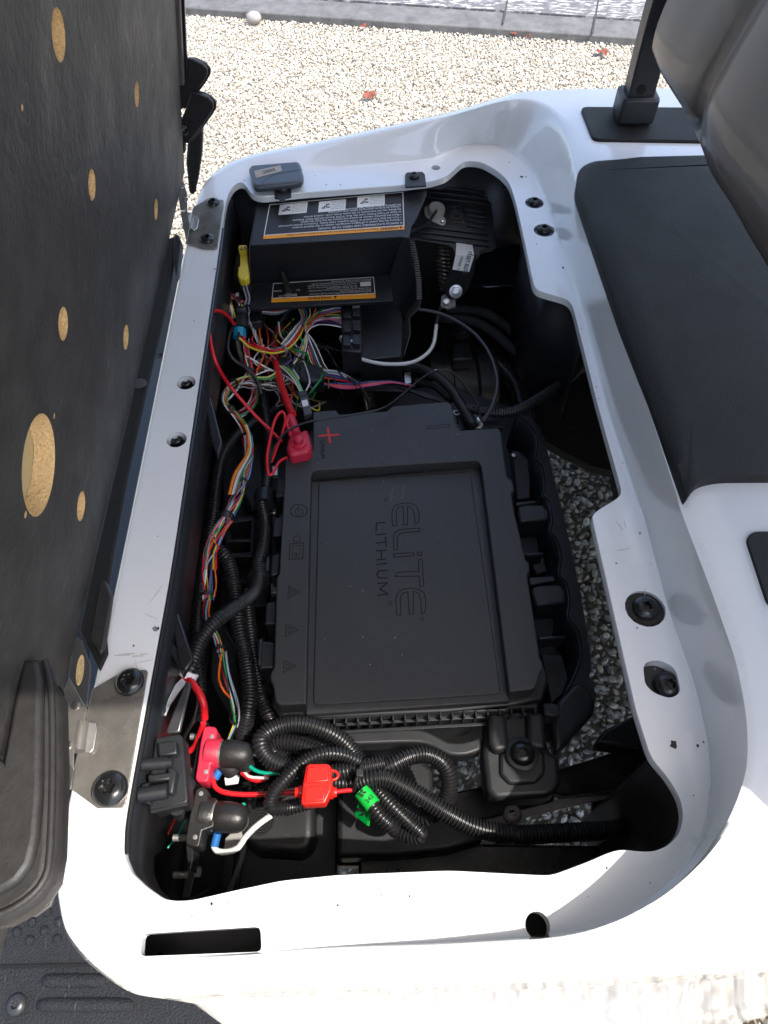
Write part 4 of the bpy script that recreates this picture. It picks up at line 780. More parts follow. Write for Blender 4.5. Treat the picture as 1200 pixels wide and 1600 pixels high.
lathe('switch_boot', b0, ax_, [(.009, -.002), (.0092, .004), (.008, .006), (.0085, .010), (.006, .014), (.0045, L_*.6), (.0048, L_*.8), (.0035, L_*.97), (.0003, L_)], RUB, sw, 20)
pz('switch_window', [(447,458),(454,457),(454,463),(447,464)], .655, .001, GREYB, sw)
# ------------------------------------------------------------------ heat sink / controller
hs = thing('heat_sink', 'black ribbed heat sink plate marked HOT behind the control cover', 'heat sink', P(715, 340, .66))
hn = V((.10, -.25, 1)); hn /= np.linalg.norm(hn); hp = P(710, 340, .68)
def PH(x, y, o=0): return PN(x, y, hp+hn*o, hn)
prism('sink_plate', [PH(*p) for p in ((636,288),(664,286),(700,285),(740,296),(768,316),(776,384),(770,390),(752,394),(747,402),(742,405),(712,402),(706,387),(700,382),(640,372))], -hn*.006, BLK, hs, .003, 3)
for i, (a, b) in enumerate([((668,291),(758,302)), ((668,300),(762,312)), ((668,309),(764,320)), ((660,372),(764,385)), ((642,361),(762,376)), ((641,352),(762,367))]):
    pa, pb = PH(*a), PH(*b); d = (pb-pa)/np.linalg.norm(pb-pa); s_ = np.cross(hn, d)*.0022; prism('cooling_rib', [pa-s_+hn*.004, pb-s_+hn*.004, pb+s_+hn*.004, pa+s_+hn*.004], -hn*.005, BLK, hs, .001, 2)
for i in range(5):
    a, b = (725-i*-1.5, 328+i*8.2), (757+i*1.2, 333+i*8.4); pa, pb = PH(*a), PH(*b); d = (pb-pa)/np.linalg.norm(pb-pa); s_ = np.cross(hn, d)*.0022; prism('cooling_rib', [pa-s_+hn*.004, pb-s_+hn*.004, pb+s_+hn*.004, pa+s_+hn*.004], -hn*.005, BLK, hs, .001, 2)
HT = mat('cast_letter', (.09,.09,.09), .35)
th_o = PH(700, 322, .0006); text('cast_text', 'HOT', th_o+hn*.001, PH(709, 352)-PH(702, 322), PH(722, 326)-PH(702, 322), .034, HT, hs, width=np.linalg.norm(PH(716,353)-PH(709,322)))
to = thing('thermostat', 'silver round thermostat capsule on the ribbed heat sink', 'thermostat', PH(679, 336))
oo = [PH(x, y, .0025) for x, y in ((663,325),(668,319),(690,335),(697,343),(696,350),(691,352),(675,345),(664,337))]; prism('thermostat_flange', roundpoly(oo, .006), -hn*.002, mat('cast_alloy', (.50,.48,.44), .4, metal=.25), to, .0005)
lathe('thermostat_can', PH(681, 333, .002), hn, [(.0155, 0), (.0155, .012), (.014, .014), (.013, .0135), (.0003, .0135)], mat('cast_alloy', (.50,.48,.44), .4, metal=.25), to, 28)
for x, y in ((669,322), (691,346)): lathe('rivet', PH(x, y, .003), hn, [(.004, 0), (.003, .002), (.0003, .003)], CHROME, to, 12)
for k in (0, 3): tube('thermostat_lead', wpath([(682,328+k,.705),(676,337+k,.702),(668,348+k,.694),(655,355+k,.69),(642,360+k,.69)]), .0018, BLK, to, 8)
br = thing('mounting_bracket', 'black bracket below the heat sink with a white sticker reading FLEET ELITE', 'bracket', P(718, 440, .62))
n1 = V((0, -.9, .45)); n1 /= np.linalg.norm(n1); bp0 = P(725, 402, .665)
def PBk(x, y, o=0): return PN(x, y, bp0+n1*o, n1)
prism('bracket_plate', [PBk(*p) for p in ((709,398),(745,398),(740,430),(732,452),(722,466),(712,472),(702,468),(694,456),(693,445),(700,430),(706,412))], -n1*.004, mat('matte_black', (.010,.010,.010), .7, spec=.15), br, .002, 2)
s1 = [PH(713,378,.0012), PH(738,382,.0012), PBk(741,400,.0012), PBk(712,398,.0012)]
prism('sticker', s1, -n1*.0005, LWHT, br); s2 = [PBk(712,398,.0013), PBk(741,400,.0013), PBk(733,425,.0013), PBk(707,421,.0013)]; prism('sticker', s2, -n1*.0005, LWHT, br)
text('sticker_text', 'FLEET ELITE', PBk(732,392,.004), PBk(726,420)-PBk(733,392), PBk(740,400)-PBk(730,399), .010, LBLK, br, bold=True, width=.040)
text('sticker_text', 'RXV', PH(729,381,.0018), PH(733,393)-PH(729,381), PH(738,382)-PH(730,381), .010, LBLK, br, bold=True, width=.016)
text('sticker_text', '709466  12', PBk(720,400,.003), PBk(714,420)-PBk(720,400), PBk(740,400)-PBk(730,399), .007, LBLK, br, width=.027)
lathe('bracket_washer', PBk(712,455,.001), n1, [(.012, 0), (.012, .003), (.006, .004)], ZINC, br, 24); lathe('bracket_nut', PBk(712,455,.004), n1, [(.0085, 0), (.0085, .007), (.004, .008)], ZINC, br, 6)
tube('bracket_stud', [PBk(712,455,.004), PBk(712,455,.018), PBk(712,455,.034)], .0042, ZINC, br, 12)
pz('link_plate', [(690,462),(700,455),(712,466),(712,478),(700,482),(688,478)], .60, .004, GREYB, br, .001); lathe('link_bolt', P(697, 473, .602), (0,-.3,1), [(.006, 0), (.006, .005), (.001, .006)], ZINC, br, 6)
sp = thing('coil_spring', 'small dull coil spring leaning behind the sticker bracket', 'spring', P(696, 420, .60))
hel = []
for t in np.linspace(0, 1, 260):
    c = P(690, 386, .64)*(1-t)+P(697, 455, .60)*t; a = t*2*math.pi*11; hel.append(c+V((math.cos(a)*.012, 0, 0))+V((0, math.sin(a)*.009, -math.sin(a)*.006)))
tube('spring_wire', hel, .0016, mat('dull_steel', (.14,.13,.12), .4, metal=.8), sp, 6)
st_ = thing('ribbed_strap', 'ribbed metal strap hanging down beside the control cover', 'strap', P(650, 430, .66))
pp = resample([P(643,377,.70), P(650,410,.68), P(654,440,.66), P(655,468,.65)], .004)
for p in pp: obox('strap_link', p, (.010, .0022, .006), mat('dull_steel', (.14,.13,.12), .4, metal=.8), st_, bevel=.0006)
pz('strap_end', [(652,468,.65),(658,470,.65),(655,482,.64),(640,496,.62),(642,520,.60),(631,557,.57),(627,545,.57),(628,512,.60),(634,490,.62)], 0, .003, mat('dark_zinc', (.18,.18,.18), .35, metal=.9), st_, .0006)
pz('dark_inner_fender', [(730,350),(800,330),(860,440),(900,520),(900,560),(800,500),(740,430)], .47, .01, NAVY, cart)
pz('inner_fender_panel', [(735,395),(812,380),(822,430),(830,442),(760,448),(735,440)], .56, .006, NAVY, cart, .002)
# control box under the cover and wiring connectors
cb = thing('control_box', 'tall black control box with plug rows under the control cover', 'box', P(585, 520, .50))
pz('box_body', [(560,470),(625,475),(630,500),(628,556),(562,562)], .60, .10, BLK2, cb, .003)
pz('plug_row', [(533,476),(565,476),(565,550),(534,548)], .625, .05, BLK, cb, .002)
for k in range(3):
    pz('plug_latch', [(536,480+k*22),(548,480+k*22),(548,495+k*22),(536,495+k*22)], .632, .01, BLK2, cb, .001); pz('plug_latch', [(551,478+k*22),(563,478+k*22),(563,493+k*22),(551,493+k*22)], .634, .01, BLK2, cb, .001)
pz('plug_pin', [(550,476),(562,475),(562,478),(550,479)], .636, .002, ZINC, cb); lathe('box_bolt', P(536, 532, .61), (-.3,-.3,1), [(.007, 0), (.007, .005), (.004, .012), (.0005, .013)], CHROME, cb, 12); pz('plug_pin', [(546,531),(557,530),(557,533),(546,534)], .63, .002, ZINC, cb)
ky = thing('key_module', 'small blue grey module with a tan sticker resting on the far white flange', 'module', P(430, 275, Z0+.01))
fob = roundpoly([P(x, y, Z0+.018) for x, y in ((388,262),(392,257),(466,251),(470,256),(475,276),(470,284),(400,291),(395,288))], .008, 4)
fb = prism('module_case', fob, (0, 0, -.013), MODG, ky, .005, 4)
outline('module_seam', [(408,290),(416,279),(428,273),(450,268),(472,265)], Z0+.0184, LBLK, ky, .0006, False)
pz('module_sticker', [(397,267),(438,258),(441,267),(400,278)], Z0+.0186, .0004, TAN, ky)
text('module_text', '33SC', P(429.5, 262.5, Z0+.0188), P(409,267.5,Z0)-P(429.5,262.5,Z0), P(430,272,Z0)-P(429,262,Z0), .012, LBLK, ky, bold=True, width=.024)
# ------------------------------------------------------------------ wiring
def tie(path3, i, r, parent, m=None):
    pts, T, N, B = frames(path3); i = min(max(i, 0), len(pts)-1)
    ringp = [pts[i]+(N[i]*math.cos(a)+B[i]*math.sin(a))*r for a in np.linspace(0, 2*math.pi, 17)]
    vs = []; fs = []
    for a in np.linspace(0, 2*math.pi, 20, endpoint=False):
        d = N[i]*math.cos(a)+B[i]*math.sin(a)
        for rr, h in ((r, -.002), (r+.0011, -.002), (r+.0011, .002), (r, .002)): vs.append(pts[i]+d*rr+T[i]*h)
    fs = [(4*k+j, 4*k+(j+1) % 4, 4*((k+1) % 20)+(j+1) % 4, 4*((k+1) % 20)+j) for k in range(20) for j in range(4)]
    part('cable_tie', vs, fs, m or BLK2, parent, 30)
    obox('tie_head', pts[i]+V((0, 0, r+.001)), (.005, .0045, .003), m or BLK2, parent, xa=T[i], bevel=.0005)
def bundle(parent, path, cols, R=.006, wr=.0011, twist=9, z=None, ties=(), seed=0, loose=.25):
    base = np.array(wpath(path, z, .005)); pts, T, N, B = frames(base); rs = np.random.default_rng(seed); n = len(pts); s = np.r_[0, np.cumsum(np.linalg.norm(np.diff(pts, axis=0), axis=1))]
    for k, c in enumerate(cols):
        ph = 2*math.pi*k/len(cols)+rs.uniform(-.4, .4); rad = R*rs.uniform(.45, 1.0); a = ph+twist*s+.6*np.sin(s*40+ph*3)
        r = rad*(1+loose*np.sin(s*rs.uniform(25, 60)+ph))
        q = pts+(N*np.cos(a)[:, None]+B*np.sin(a)[:, None])*r[:, None]
        tube('wire', q, wr, WC[c], parent, 6)
    for t in ties: tie(pts, int(t*(n-1)), R*1.15, parent)
def W(name, label, cat_, path, z, r, m, group=None, sides=8):
    p = wpath(path, z, .005); o = tube(name, p, r, m, None, sides); tag(o, label, cat_, group); return o
G = 'wires in the bay'
# conduits (ribbed loom)
def CO(label, path, r, z=None, pitch=.0042): o = conduit('ribbed_conduit', path, r, COND, None, pitch, z); tag(o, label, 'conduit', 'black ribbed conduits'); return o
CO('thick ribbed black conduit running down left of the battery, outer of the two', [(337,858,.545),(348,866,.55),(358,882,.553),(365,913,.553),(369,946,.553),(374,985,.555),(384,1029,.557),(390,1080,.56),(386,1120,.555),(380,1150,.54),(388,1178,.52)], .0105)
CO('thick ribbed black conduit running down beside the battery clips into the big loop', [(385,925,.545),(388,960,.55),(393,1000,.555),(402,1050,.56),(409,1090,.565),(420,1118,.57),(432,1150,.555)], .0100)
CO('ribbed black conduit crossing over the harness from the upper clip to the white taped end', [(409,787,.585),(414,815,.58),(412,850,.585),(404,880,.59),(405,903,.595),(396,926,.60),(373,945,.61),(338,970,.618),(313,1001,.62),(300,1038,.618),(293,1056,.615)], .0093)
CO('ribbed black conduit piece coming out of the upper clip beside the battery', [(424,770,.56),(427,790,.56),(428,815,.555),(427,850,.54)], .0085)
CO('thin ribbed conduit along the bay wall at far left', [(425,640,.50),(397,657,.51),(367,683,.52),(347,717,.52),(338,763,.52),(334,800,.515),(322,850,.50)], .0085)
CO('lower part of the thin ribbed conduit hugging the left wall', [(318,860,.50),(312,922,.50),(308,982,.50),(310,1041,.50),(314,1089,.50),(308,1140,.49)], .0085)
CO('vertical ribbed conduit dropping past the red terminal cover', [(404,600,.54),(410,615,.545),(417,663,.55),(421,697,.55),(418,740,.56),(414,775,.575),(412,800,.58)], .0085)
CO('short ribbed conduit curling below the lower warning label', [(455,480,.57),(440,500,.56),(428,520,.55),(432,545,.54),(444,560,.53)], .0085)
CO('big outer conduit loop at the lower left of the battery', [(563,1193,.575),(540,1162,.585),(510,1142,.595),(470,1130,.60),(438,1134,.60),(413,1148,.60),(408,1166,.60),(424,1187,.595),(467,1203,.59),(520,1208,.585),(560,1214,.58)], .0112)
CO('inner conduit loop nested inside the big lower left loop', [(560,1203,.56),(520,1184,.57),(490,1170,.575),(455,1160,.575),(430,1162,.57),(428,1176,.565),(460,1190,.562),(510,1196,.56),(560,1208,.56)], .0100)
CO('conduit bent in front of the red fuse holder', [(562,1190,.61),(535,1179,.615),(505,1178,.62),(476,1190,.62),(447,1216,.62),(426,1243,.615),(424,1260,.61),(444,1263,.60),(470,1257,.595),(500,1248,.59)], .0088)
CO('right hand conduit loop curving back under the long conduit', [(556,1208,.585),(585,1206,.595),(612,1195,.60),(640,1182,.60),(665,1178,.595),(690,1190,.59),(702,1214,.58),(698,1249,.565),(670,1276,.55),(639,1268,.545),(612,1250,.55),(590,1236,.56)], .0108)
CO('long thick conduit running from the tie to the right end of the bay', [(560,1222,.60),(585,1216,.605),(609,1218,.605),(655,1243,.60),(701,1272,.595),(747,1294,.585),(804,1304,.575),(867,1302,.565),(950,1297,.56),(1000,1291,.555),(1075,1285,.55)], .0112)
CO('conduit branch climbing under the right flange', [(999,1289,.555),(1001,1270,.56),(1010,1248,.565),(1032,1222,.57),(1060,1200,.575)], .0095)
CO('hairpin conduit below the green tag, upper leg', [(565,1236,.60),(578,1253,.60),(592,1273,.60),(607,1287,.597),(618,1298,.59)], .0085)
CO('hairpin conduit below the green tag, lower leg', [(590,1236,.585),(615,1262,.585),(640,1286,.58),(655,1299,.578),(657,1306,.575),(640,1306,.57),(615,1296,.565)], .0088)
CO('conduit from the right flange to the battery minus terminal', [(940,560,.60),(913,569,.60),(890,590,.60),(860,611,.60),(817,637,.605),(787,645,.605),(755,643,.607),(728,635,.61)], .0090)
CO('conduit arching over the back of the battery to the stud pocket', [(418,645,.52),(467,617,.53),(500,598,.54),(533,583,.545),(583,573,.56),(633,571,.57),(667,580,.58),(700,603,.595),(723,637,.605),(740,666,.612)], .0085)
CO('thin ribbed conduit behind the second black plug', [(487,540,.52),(510,543,.52),(540,552,.515),(575,580,.50)], .0085)
CO('thin conduit hidden behind the battery top edge', [(650,595,.55),(680,605,.56),(705,625,.57)], .0065)
CO('short conduit on the dark battery rear', [(557,600,.55),(572,612,.545),(578,640,.53)], .0110)
CO('short upright conduit under the two rubber boots', [(388,1215,.52),(390,1240,.51),(388,1260,.48)], .0095)
cl = thing('conduit_clip', 'wide black strap clip round the crossing conduit', 'clip', P(405, 905, .59), 'black conduit clips')
tube('clip_band', [P(410,892,.585), P(404,908,.59)], .0165, BLK, cl, 24); pz('clip_foot', [(412,890),(432,893),(430,905),(412,905)], .57, .01, BLK, cl, .002)
cl = thing('conduit_clip', 'wide black strap clip at the top of the conduit pair, left of the battery', 'clip', P(413, 783, .58), 'black conduit clips')
tube('clip_band', [P(413,772,.575), P(412,790,.58)], .0155, BLK, cl, 24); pz('clip_foot', [(400,790),(425,790),(425,800),(402,800)], .56, .01, BLK, cl, .002)
# braided cables
BRD = mat('braid', (.014, .014, .016), .45, bump=3, bscale=700)
for dx, dy, l in ((0, 0, 'upper braided black cable crossing the dark right side'), (-14, 14, 'lower braided black cable crossing the dark right side')):
    W('braided_cable', l, 'cable', [(697+dx,483+dy),(750+dx,487+dy),(787+dx,507+dy),(813+dx,530+dy),(847+dx,553+dy),(887+dx,568+dy),(930+dx,560+dy)], .56, .0085, BRD, 'braided cables', 12)
# harness
h = thing('wire_harness', 'many coloured wire harness tied along the left side of the bay', 'wire harness', P(345, 850, .58), 'wire harnesses')
mc = ['red','white','yellow','green','blue','orange','purple','lblue','red','white','grey','pink','green','red','lblue','white']
bundle(h, [(387,683,.57),(391,707,.575),(386,727,.58),(380,747,.58),(371,772,.585),(352,811,.59)], mc, .0085, ties=(.02, .55, .98), seed=1)
bundle(h, [(352,811,.59),(342,832,.592),(332,858,.592),(325,885,.59),(323,913,.588),(324,937,.585)], mc[:13], .0092, ties=(.0, .97), seed=2, loose=.35)
bundle(h, [(324,937,.585),(322,958,.58),(328,975,.57),(338,994,.565),(345,1020,.56)], ['red','white','green','orange','lblue','black'], .0055, ties=(.97,), seed=3)
bundle(h, [(346,1020,.56),(352,1045,.558),(362,1080,.555),(368,1110,.555),(368,1130,.55)], ['white','red','lblue','grey','green','black'], .0062, ties=(.98,), seed=4, loose=.5)
bundle(h, [(368,1130,.55),(361,1150,.545),(356,1165,.54)], ['white','green','orange','black','lblue','yellow'], .0042, seed=5)
tube('wire', wpath([(346,1022,.565),(343,1042,.57),(342,1062,.57),(350,1080,.565),(360,1090,.56)]), .0014, WC['orange'], h, 6)
for k, c in enumerate(('green','orange','black','yellow','red')):
    tube('wire', wpath([(347,822,.595),(338-k*2,832+k*2,.60),(328-k*1.5+k*5,843+k*3,.60),(322+k*4,862,.60),(318+k*5,890,.595)]), .0012, WC[c], h, 6)
h = thing('wire_harness', 'looped coloured wires at the upper left, beside the long red cable', 'wire harness', P(370, 620, .58), 'wire harnesses')
uc = ['red','white','grey','yellow','green','orange','white','red','black','grey']
bundle(h, [(420,592,.56),(400,596,.565),(378,596,.57),(358,604,.575),(350,620,.58),(353,633,.582),(368,648,.58),(380,664,.578),(387,683,.57)], uc, .0065, wr=.0012, ties=(.45, .8), seed=6)
bundle(h, [(385,530,.60),(386,550,.595),(391,580,.59),(398,600,.585),(396,622,.582),(388,637,.58),(374,646,.58)], ['white','grey','green','grey','red','white','red'], .0062, ties=(.4,), seed=7)
tube('wire', wpath([(380,525,.60),(386,545,.595),(394,575,.59),(400,600,.585),(399,625,.58),(388,642,.578)]), .0022, WC['red'], h, 8)
h = thing('wire_harness', 'yellow red and white wire arc hanging under the lower warning label', 'wire harness', P(430, 545, .60), 'wire harnesses')
for k, (c, d) in enumerate((('yellow', 0), ('red', 3), ('white', 6), ('grey', 9), ('white', 11))):
    tube('wire', wpath([(471-d*.6,476,.60),(476-d*.4,500-d*.2,.60),(470-d*.8,522-d,.605),(456-d*.8,540-d,.605),(443-d*.3,549-d,.605)]), .0017, WC[c], h, 8)
for c, d in (('yellow', 0), ('red', 4)): tube('wire', wpath([(443,549-d,.605),(428,552-d,.605),(408,549-d,.605),(388,541-d,.605),(374-d*.3,528-d*.3,.605)]), .0019, WC[c], h, 8)
for k, c in enumerate(('white','grey','white')):
    p = np.array(wpath([(443,545,.60),(425,546,.595),(410,543,.59),(402,530,.59),(396,515,.59),(388,500,.60),(388,480,.61)], None, .003)); pts, T, N, B = frames(p); s = np.arange(len(p))*.003; a = s*170+k*2.1
    tube('wire', pts+(N*np.cos(a)[:, None]+B*np.sin(a)[:, None])*.0022, .0013, WC[c], h, 6)
tie(wpath([(448,545,.605),(443,548,.605),(438,550,.605)]), 1, .006, h, GREYB)
h = thing('wire_harness', 'fan of thin coloured wires leaving the plug rows of the control box', 'wire harness', P(500, 510, .60), 'wire harnesses')
fc = ['purple','white','blue','orange','red','green','lime','white','grey','pink','lblue','white','purple','white']
for k, c in enumerate(fc):
    t = k/(len(fc)-1); e = (536, 478+t*34); s_ = random.uniform(-6, 6)
    tube('wire', wpath([(e[0],e[1],.618),(517,480+t*26+s_*.5,.615+.01*math.sin(k)),(497-(1-t)*6,489+t*14+s_,.61),(485,505+t*8,.605),(479,519+random.uniform(-2,2),.60)], None), .0012, WC[c], h, 6)
for k, c in enumerate(('white','orange','blue','white','black','white')): tube('wire', wpath([(479,520,.60),(476+k*2.4,530,.595),(480+k*3.4,547,.585),(487+k*3.8,568,.575),(494+k*4,580,.565)]), .0012, WC[c], h, 6)
for k, c in enumerate(('grey','purple','lime','yellow','grey','white','black')): tube('wire', wpath([(479,520,.60),(474+k*1.2,532,.595),(466+k*2.2,548,.585),(457+k*3,566,.575)]), .0012, WC[c], h, 6)
for k, c in enumerate(('blue','lime','orange','green','red')): tube('wire', wpath([(465+k*14,480,.62),(475+k*9,482+k,.62),(480+k*4,494,.615),(474+k*3,506,.61),(478,520,.60)]), .0013, WC[c], h, 6)
tie(wpath([(484,508,.60),(480,520,.60),(477,528,.60)]), 1, .0085, h)
for k, c in enumerate(('yellow','red','white','grey')): tube('wire', wpath([(408,481+k*2.6,.615),(430,483+k*2.6,.615),(448,480+k*1.6,.615),(462,472,.62)]), .0014, WC[c], h, 6)
# second plug and outgoing wires
pl = thing('cable_plug', 'black multi pin plug lying across the dark centre behind the battery', 'plug', P(480, 583, .56), 'black plugs')
pz('plug_body', [(449,568),(478,566),(505,573),(506,594),(480,597),(455,590)], .585, .03, BLK, pl, .004, 3); pz('plug_body', [(431,555),(452,556),(457,583),(440,588),(430,575)], .59, .03, BLK, pl, .006, 3)
h = thing('wire_harness', 'white blue and pink wires leaving the black plug behind the battery', 'wire harness', P(560, 600, .56), 'wire harnesses')
for k, c in enumerate(('white','lblue','white','purple','blue','black','red')): tube('wire', wpath([(505,578+k*2,.58),(525,580+k*2.2,.578),(542,587+k*1.5,.575),(558,597+k,.57),(569,614,.56),(574,640,.54)]), .0012, WC[c], h, 6)
for k, c in enumerate(('pink','pink','orange','purple','blue')): tube('wire', wpath([(506,598+k,.57),(524,605-k*1.6,.575),(548,607-k*1.8,.575),(583,602-k*1.4,.575),(612,598-k*.6,.575),(648,603,.565)]), .0012, WC[c], h, 6)
bundle(h, [(545,590,.575),(560,600,.575),(570,615,.565),(575,640,.54)], ['black']*5, .006, seed=9)
pz('foil_label', [(632,582),(642,581),(642,598),(633,600)], .56, .004, ZINC, ch); pz('foil_label', [(678,577),(683,577),(682,586),(677,586)], .56, .004, ZINC, ch)
gp = thing('cable_plug', 'small grey plug with a white square label, beside the positive cable', 'plug', P(479, 630, .61), 'black plugs')
xa = P(487,650,.61)-P(472,614,.61); pz('plug_body', [(467,614),(479,611),(488,645),(475,649)], .620, .012, mat('plug_grey', (.055,.055,.06), .4), gp, .0015, 2)
pz('plug_label', [(471,626),(480,624),(482,633),(473,635)], .6212, .0012, WTAPE, gp); pz('plug_collar', [(465,612),(479,609),(480,617),(467,620)], .622, .014, BLK, gp, .001); 
for k, c in enumerate(('white','teal','yellow','teal')): tube('wire', wpath([(437+k,572,.60),(447+k*2,580-k,.605),(459+k*1.6,594-k,.61),(469+k*1.5,612,.612)]), .0014, WC[c], gp, 6)
W('crossing_wires', 'yellow green wire lying across the harness loop', 'wire', [(370,593),(388,588),(405,590),(420,589),(432,582)], .60, .0018, WC['lime'], G)
W('crossing_wires', 'green wire beside the yellow green wire at the harness loop', 'wire', [(402,592),(418,593),(432,588),(440,580)], .60, .0014, WC['green'], G)
W('crossing_wires', 'short white wire above the harness loop', 'wire', [(400,586),(412,581),(424,577)], .605, .0015, WC['white'], G)
W('signal_wire', 'thin orange wire dropping from the control cover', 'wire', [(405,505),(407,530),(411,558),(404,572),(400,588),(403,604)], .60, .0014, WC['orange'], G)
W('positive_cable', 'thick red cable running down to the red terminal cover', 'cable', [(440,503,.55),(430,530,.56),(430,555,.575),(436,590,.60),(446,622,.62),(457,648,.635)], None, .0062, WC['red'], G, 14)
W('long_red_wire', 'long red wire sweeping from the left wall to the terminal cover', 'wire', [(326,508,.765),(330,540,.755),(339,570,.735),(359,603,.69),(395,645,.64),(418,668,.635),(440,690,.63)], None, .0027, WC['red'], G)
W('looping_red_wire', 'red wire standing in a narrow loop left of the red terminal cover', 'wire', [(448,715,.63),(436,722,.635),(427,738,.64),(420,742,.64),(417,718,.65),(421,690,.66),(430,655,.665),(441,643,.665),(446,655,.66),(440,680,.65),(434,695,.645),(424,722,.64)], None, .0022, WC['red'], G)
W('short_red_wire', 'short red wire entering from the left wall by the blue tipped plug', 'wire', [(334,486,.765),(343,486,.745),(355,493,.72),(366,507,.69)], None, .0028, WC['red'], G)
W('thin_black_wire', 'thin black wire crossing the battery lid from the red loop to the minus stud', 'wire', [(422,724,.645),(426,705,.65),(434,690,.655),(450,673,.655),(487,658,.65),(550,648,.645),(600,637,.645),(633,613,.64),(655,594,.64),(680,580,.64),(705,581,.64),(733,610,.635),(748,637,.63),(750,657,.62)], None, .0017, WC['black'], G)
W('grey_cable', 'thin charcoal cable arching from the strap end to the minus stud', 'wire', [(650,483,.63),(680,488,.63),(710,500,.63),(743,523,.63),(767,557,.63),(777,597,.63),(770,632,.63),(755,657,.62)], None, .0030, mat('charcoal_cable', (.045,.045,.05), .4), G)
W('white_cable', 'bare white cable drooping from the control box bolt', 'wire', [(540,538,.61),(543,546,.61),(555,557,.605),(583,566,.605),(610,569,.605),(640,567,.605),(663,556,.605),(677,538,.605),(682,507,.605)], None, .0032, WC['white'], G)
W('white_cable_sleeve', 'black sleeve at the right end of the white cable', 'wire', [(682,508,.605),(684,494,.605),(688,480,.60)], None, .0036, WC['black'], G)
W('black_cable', 'plain black cable winding past the blue tipped plug', 'wire', [(366,508),(358,525),(357,550),(370,566),(388,578),(402,597),(408,617)], .61, .0032, WC['black'], G, 10)
# yellow plug and blue tipped plug
yp = thing('yellow_plug', 'upright yellow plug beside the end of the control cover', 'plug', P(380, 410, .70))
obox('plug_head', P(380, 391, .72), (.014, .010, .014), YEL, yp, bevel=.0015); pz('plug_shank', [(375,396),(386,395),(388,420),(375,420)], .715, .010, YEL, yp, .001); pz('plug_tail', [(372,416),(388,415),(389,432),(384,437),(374,436),(371,430)], .715, .014, YEL, yp, .002)
pz('plug_socket', [(376,386),(379,386),(379,390),(376,390)], .7285, .001, mat('brown_dark', (.12,.09,.01), .5), yp); pz('plug_socket', [(381,385),(384,385),(384,389),(381,389)], .7285, .001, mat('brown_dark', (.12,.09,.01), .5), yp)
pz('plug_clamp', [(373,437),(388,436),(387,444),(377,446)], .70, .008, mat('plug_grey', (.055,.055,.06), .4), yp, .001)
for dx in (0, 5): tube('plug_wire', wpath([(379+dx,443,.70),(382+dx,455,.69),(385+dx,466,.68),(383+dx,475,.66)]), .0016, WC['grey'], yp, 6)
bp_ = thing('blue_tipped_plug', 'black inline plug with a bright blue lower collar', 'plug', P(376, 500, .62))
tube('plug_body', [P(378,472,.63), P(377,484,.63), P(375,514,.62)], [.0125, .013, .014], BLK, bp_, 10, 30); pz('plug_cap', [(369,470),(383,469),(385,482),(369,483)], .645, .01, mat('plug_grey', (.055,.055,.06), .4), bp_, .002)
tube('blue_collar', [P(374,514,.622), P(374,528,.615)], .0115, CYAN, bp_, 8, 30); pz('collar_window', [(371,519),(375,519),(375,527),(371,527)], .6345, .001, BLK, bp_)
bundle(bp_, [(376,474,.635),(368,466,.64),(360,463,.64),(357,470,.635),(361,480,.62),(364,495,.60)], ['red','yellow','white','red','grey','red'], .0055, wr=.0014, seed=12)
pz('tape_piece', [(355,490),(364,488),(366,496),(357,498)], .64, .004, mat('plug_grey', (.055,.055,.06), .4), bp_); pz('tape_piece', [(368,458),(373,457),(373,462),(368,463)], .65, .002, WTAPE, bp_)
# ------------------------------------------------------------------ charger studs, fuse, plug cluster at the lower left
mp = thing('stud_plate', 'thin upright steel plate that carries the two rubber booted studs', 'plate', P(308, 1220, .52))
prism('plate', [P(x, y, .585) for x, y in ((319,1122),(323,1124),(304,1230),(299,1320),(303,1335),(298,1360),(293,1352),(290,1318),(297,1230),(312,1140))], (0, 0, -.03), STEELB, mp, .001)
pz('plate_foot', [(300,1330),(314,1322),(308,1350),(296,1402),(284,1402),(292,1362)], .50, .003, mat('dark_zinc', (.18,.18,.18), .35, metal=.9), mp, .001)
for x, y, z in ((306,1151,.57), (297,1205,.57), (279,1309,.55), (279,1367,.50)):
    a, b = P(x-8, y, z), P(x+14, y, z); pp = resample([a, b], .0008); tube('stud_thread', pp, np.where(np.arange(len(pp)) % 2, .0036, .0042), ZINC, mp, 12, 30)
lathe('nut', P(309,1362,.51), (1,0,0), [(.006,-.003),(.006,.003),(.004,.004)], ZINC, mp, 6, xh=(0,1,0))
def studblock(label, base, boot0, boot1, rb, m, z, lobe=True, g='booted charging studs'):
    t = thing('charging_stud', label, 'terminal', P(*base[0], z), g)
    pz('stud_base', base, z, .032, m, t, .0035, 3)
    return t
t = studblock('bright pinkish red stud block with a black rubber boot', [(318,1136),(326,1134),(337,1136),(339,1142),(337,1158),(345,1160),(347,1168),(344,1190),(329,1194),(326,1218),(322,1222),(308,1221),(305,1216),(309,1190),(313,1160)], 0, 0, 0, PINK, .600)
a, b = P(330,1176,.59), P(345,1177,.59); d = (b-a)/np.linalg.norm(b-a)
lathe('stud_barrel', a, d, [(.017, -.005), (.0175, .010), (.0165, .012)], PINK, t, 28, xh=(0,1,0)); lathe('stud_ring', b, d, [(.0155, -.002), (.0158, 0), (.0155, .0022), (.012, .0025)], STAIN, t, 28, xh=(0,1,0))
lathe('rubber_boot', b+d*.002, d, [(.0155, 0), (.0165, .002), (.0165, .014), (.0160, .022), (.0145, .029), (.0115, .034), (.0065, .037), (.0005, .038)], RUB, t, 30, xh=(0,1,0))
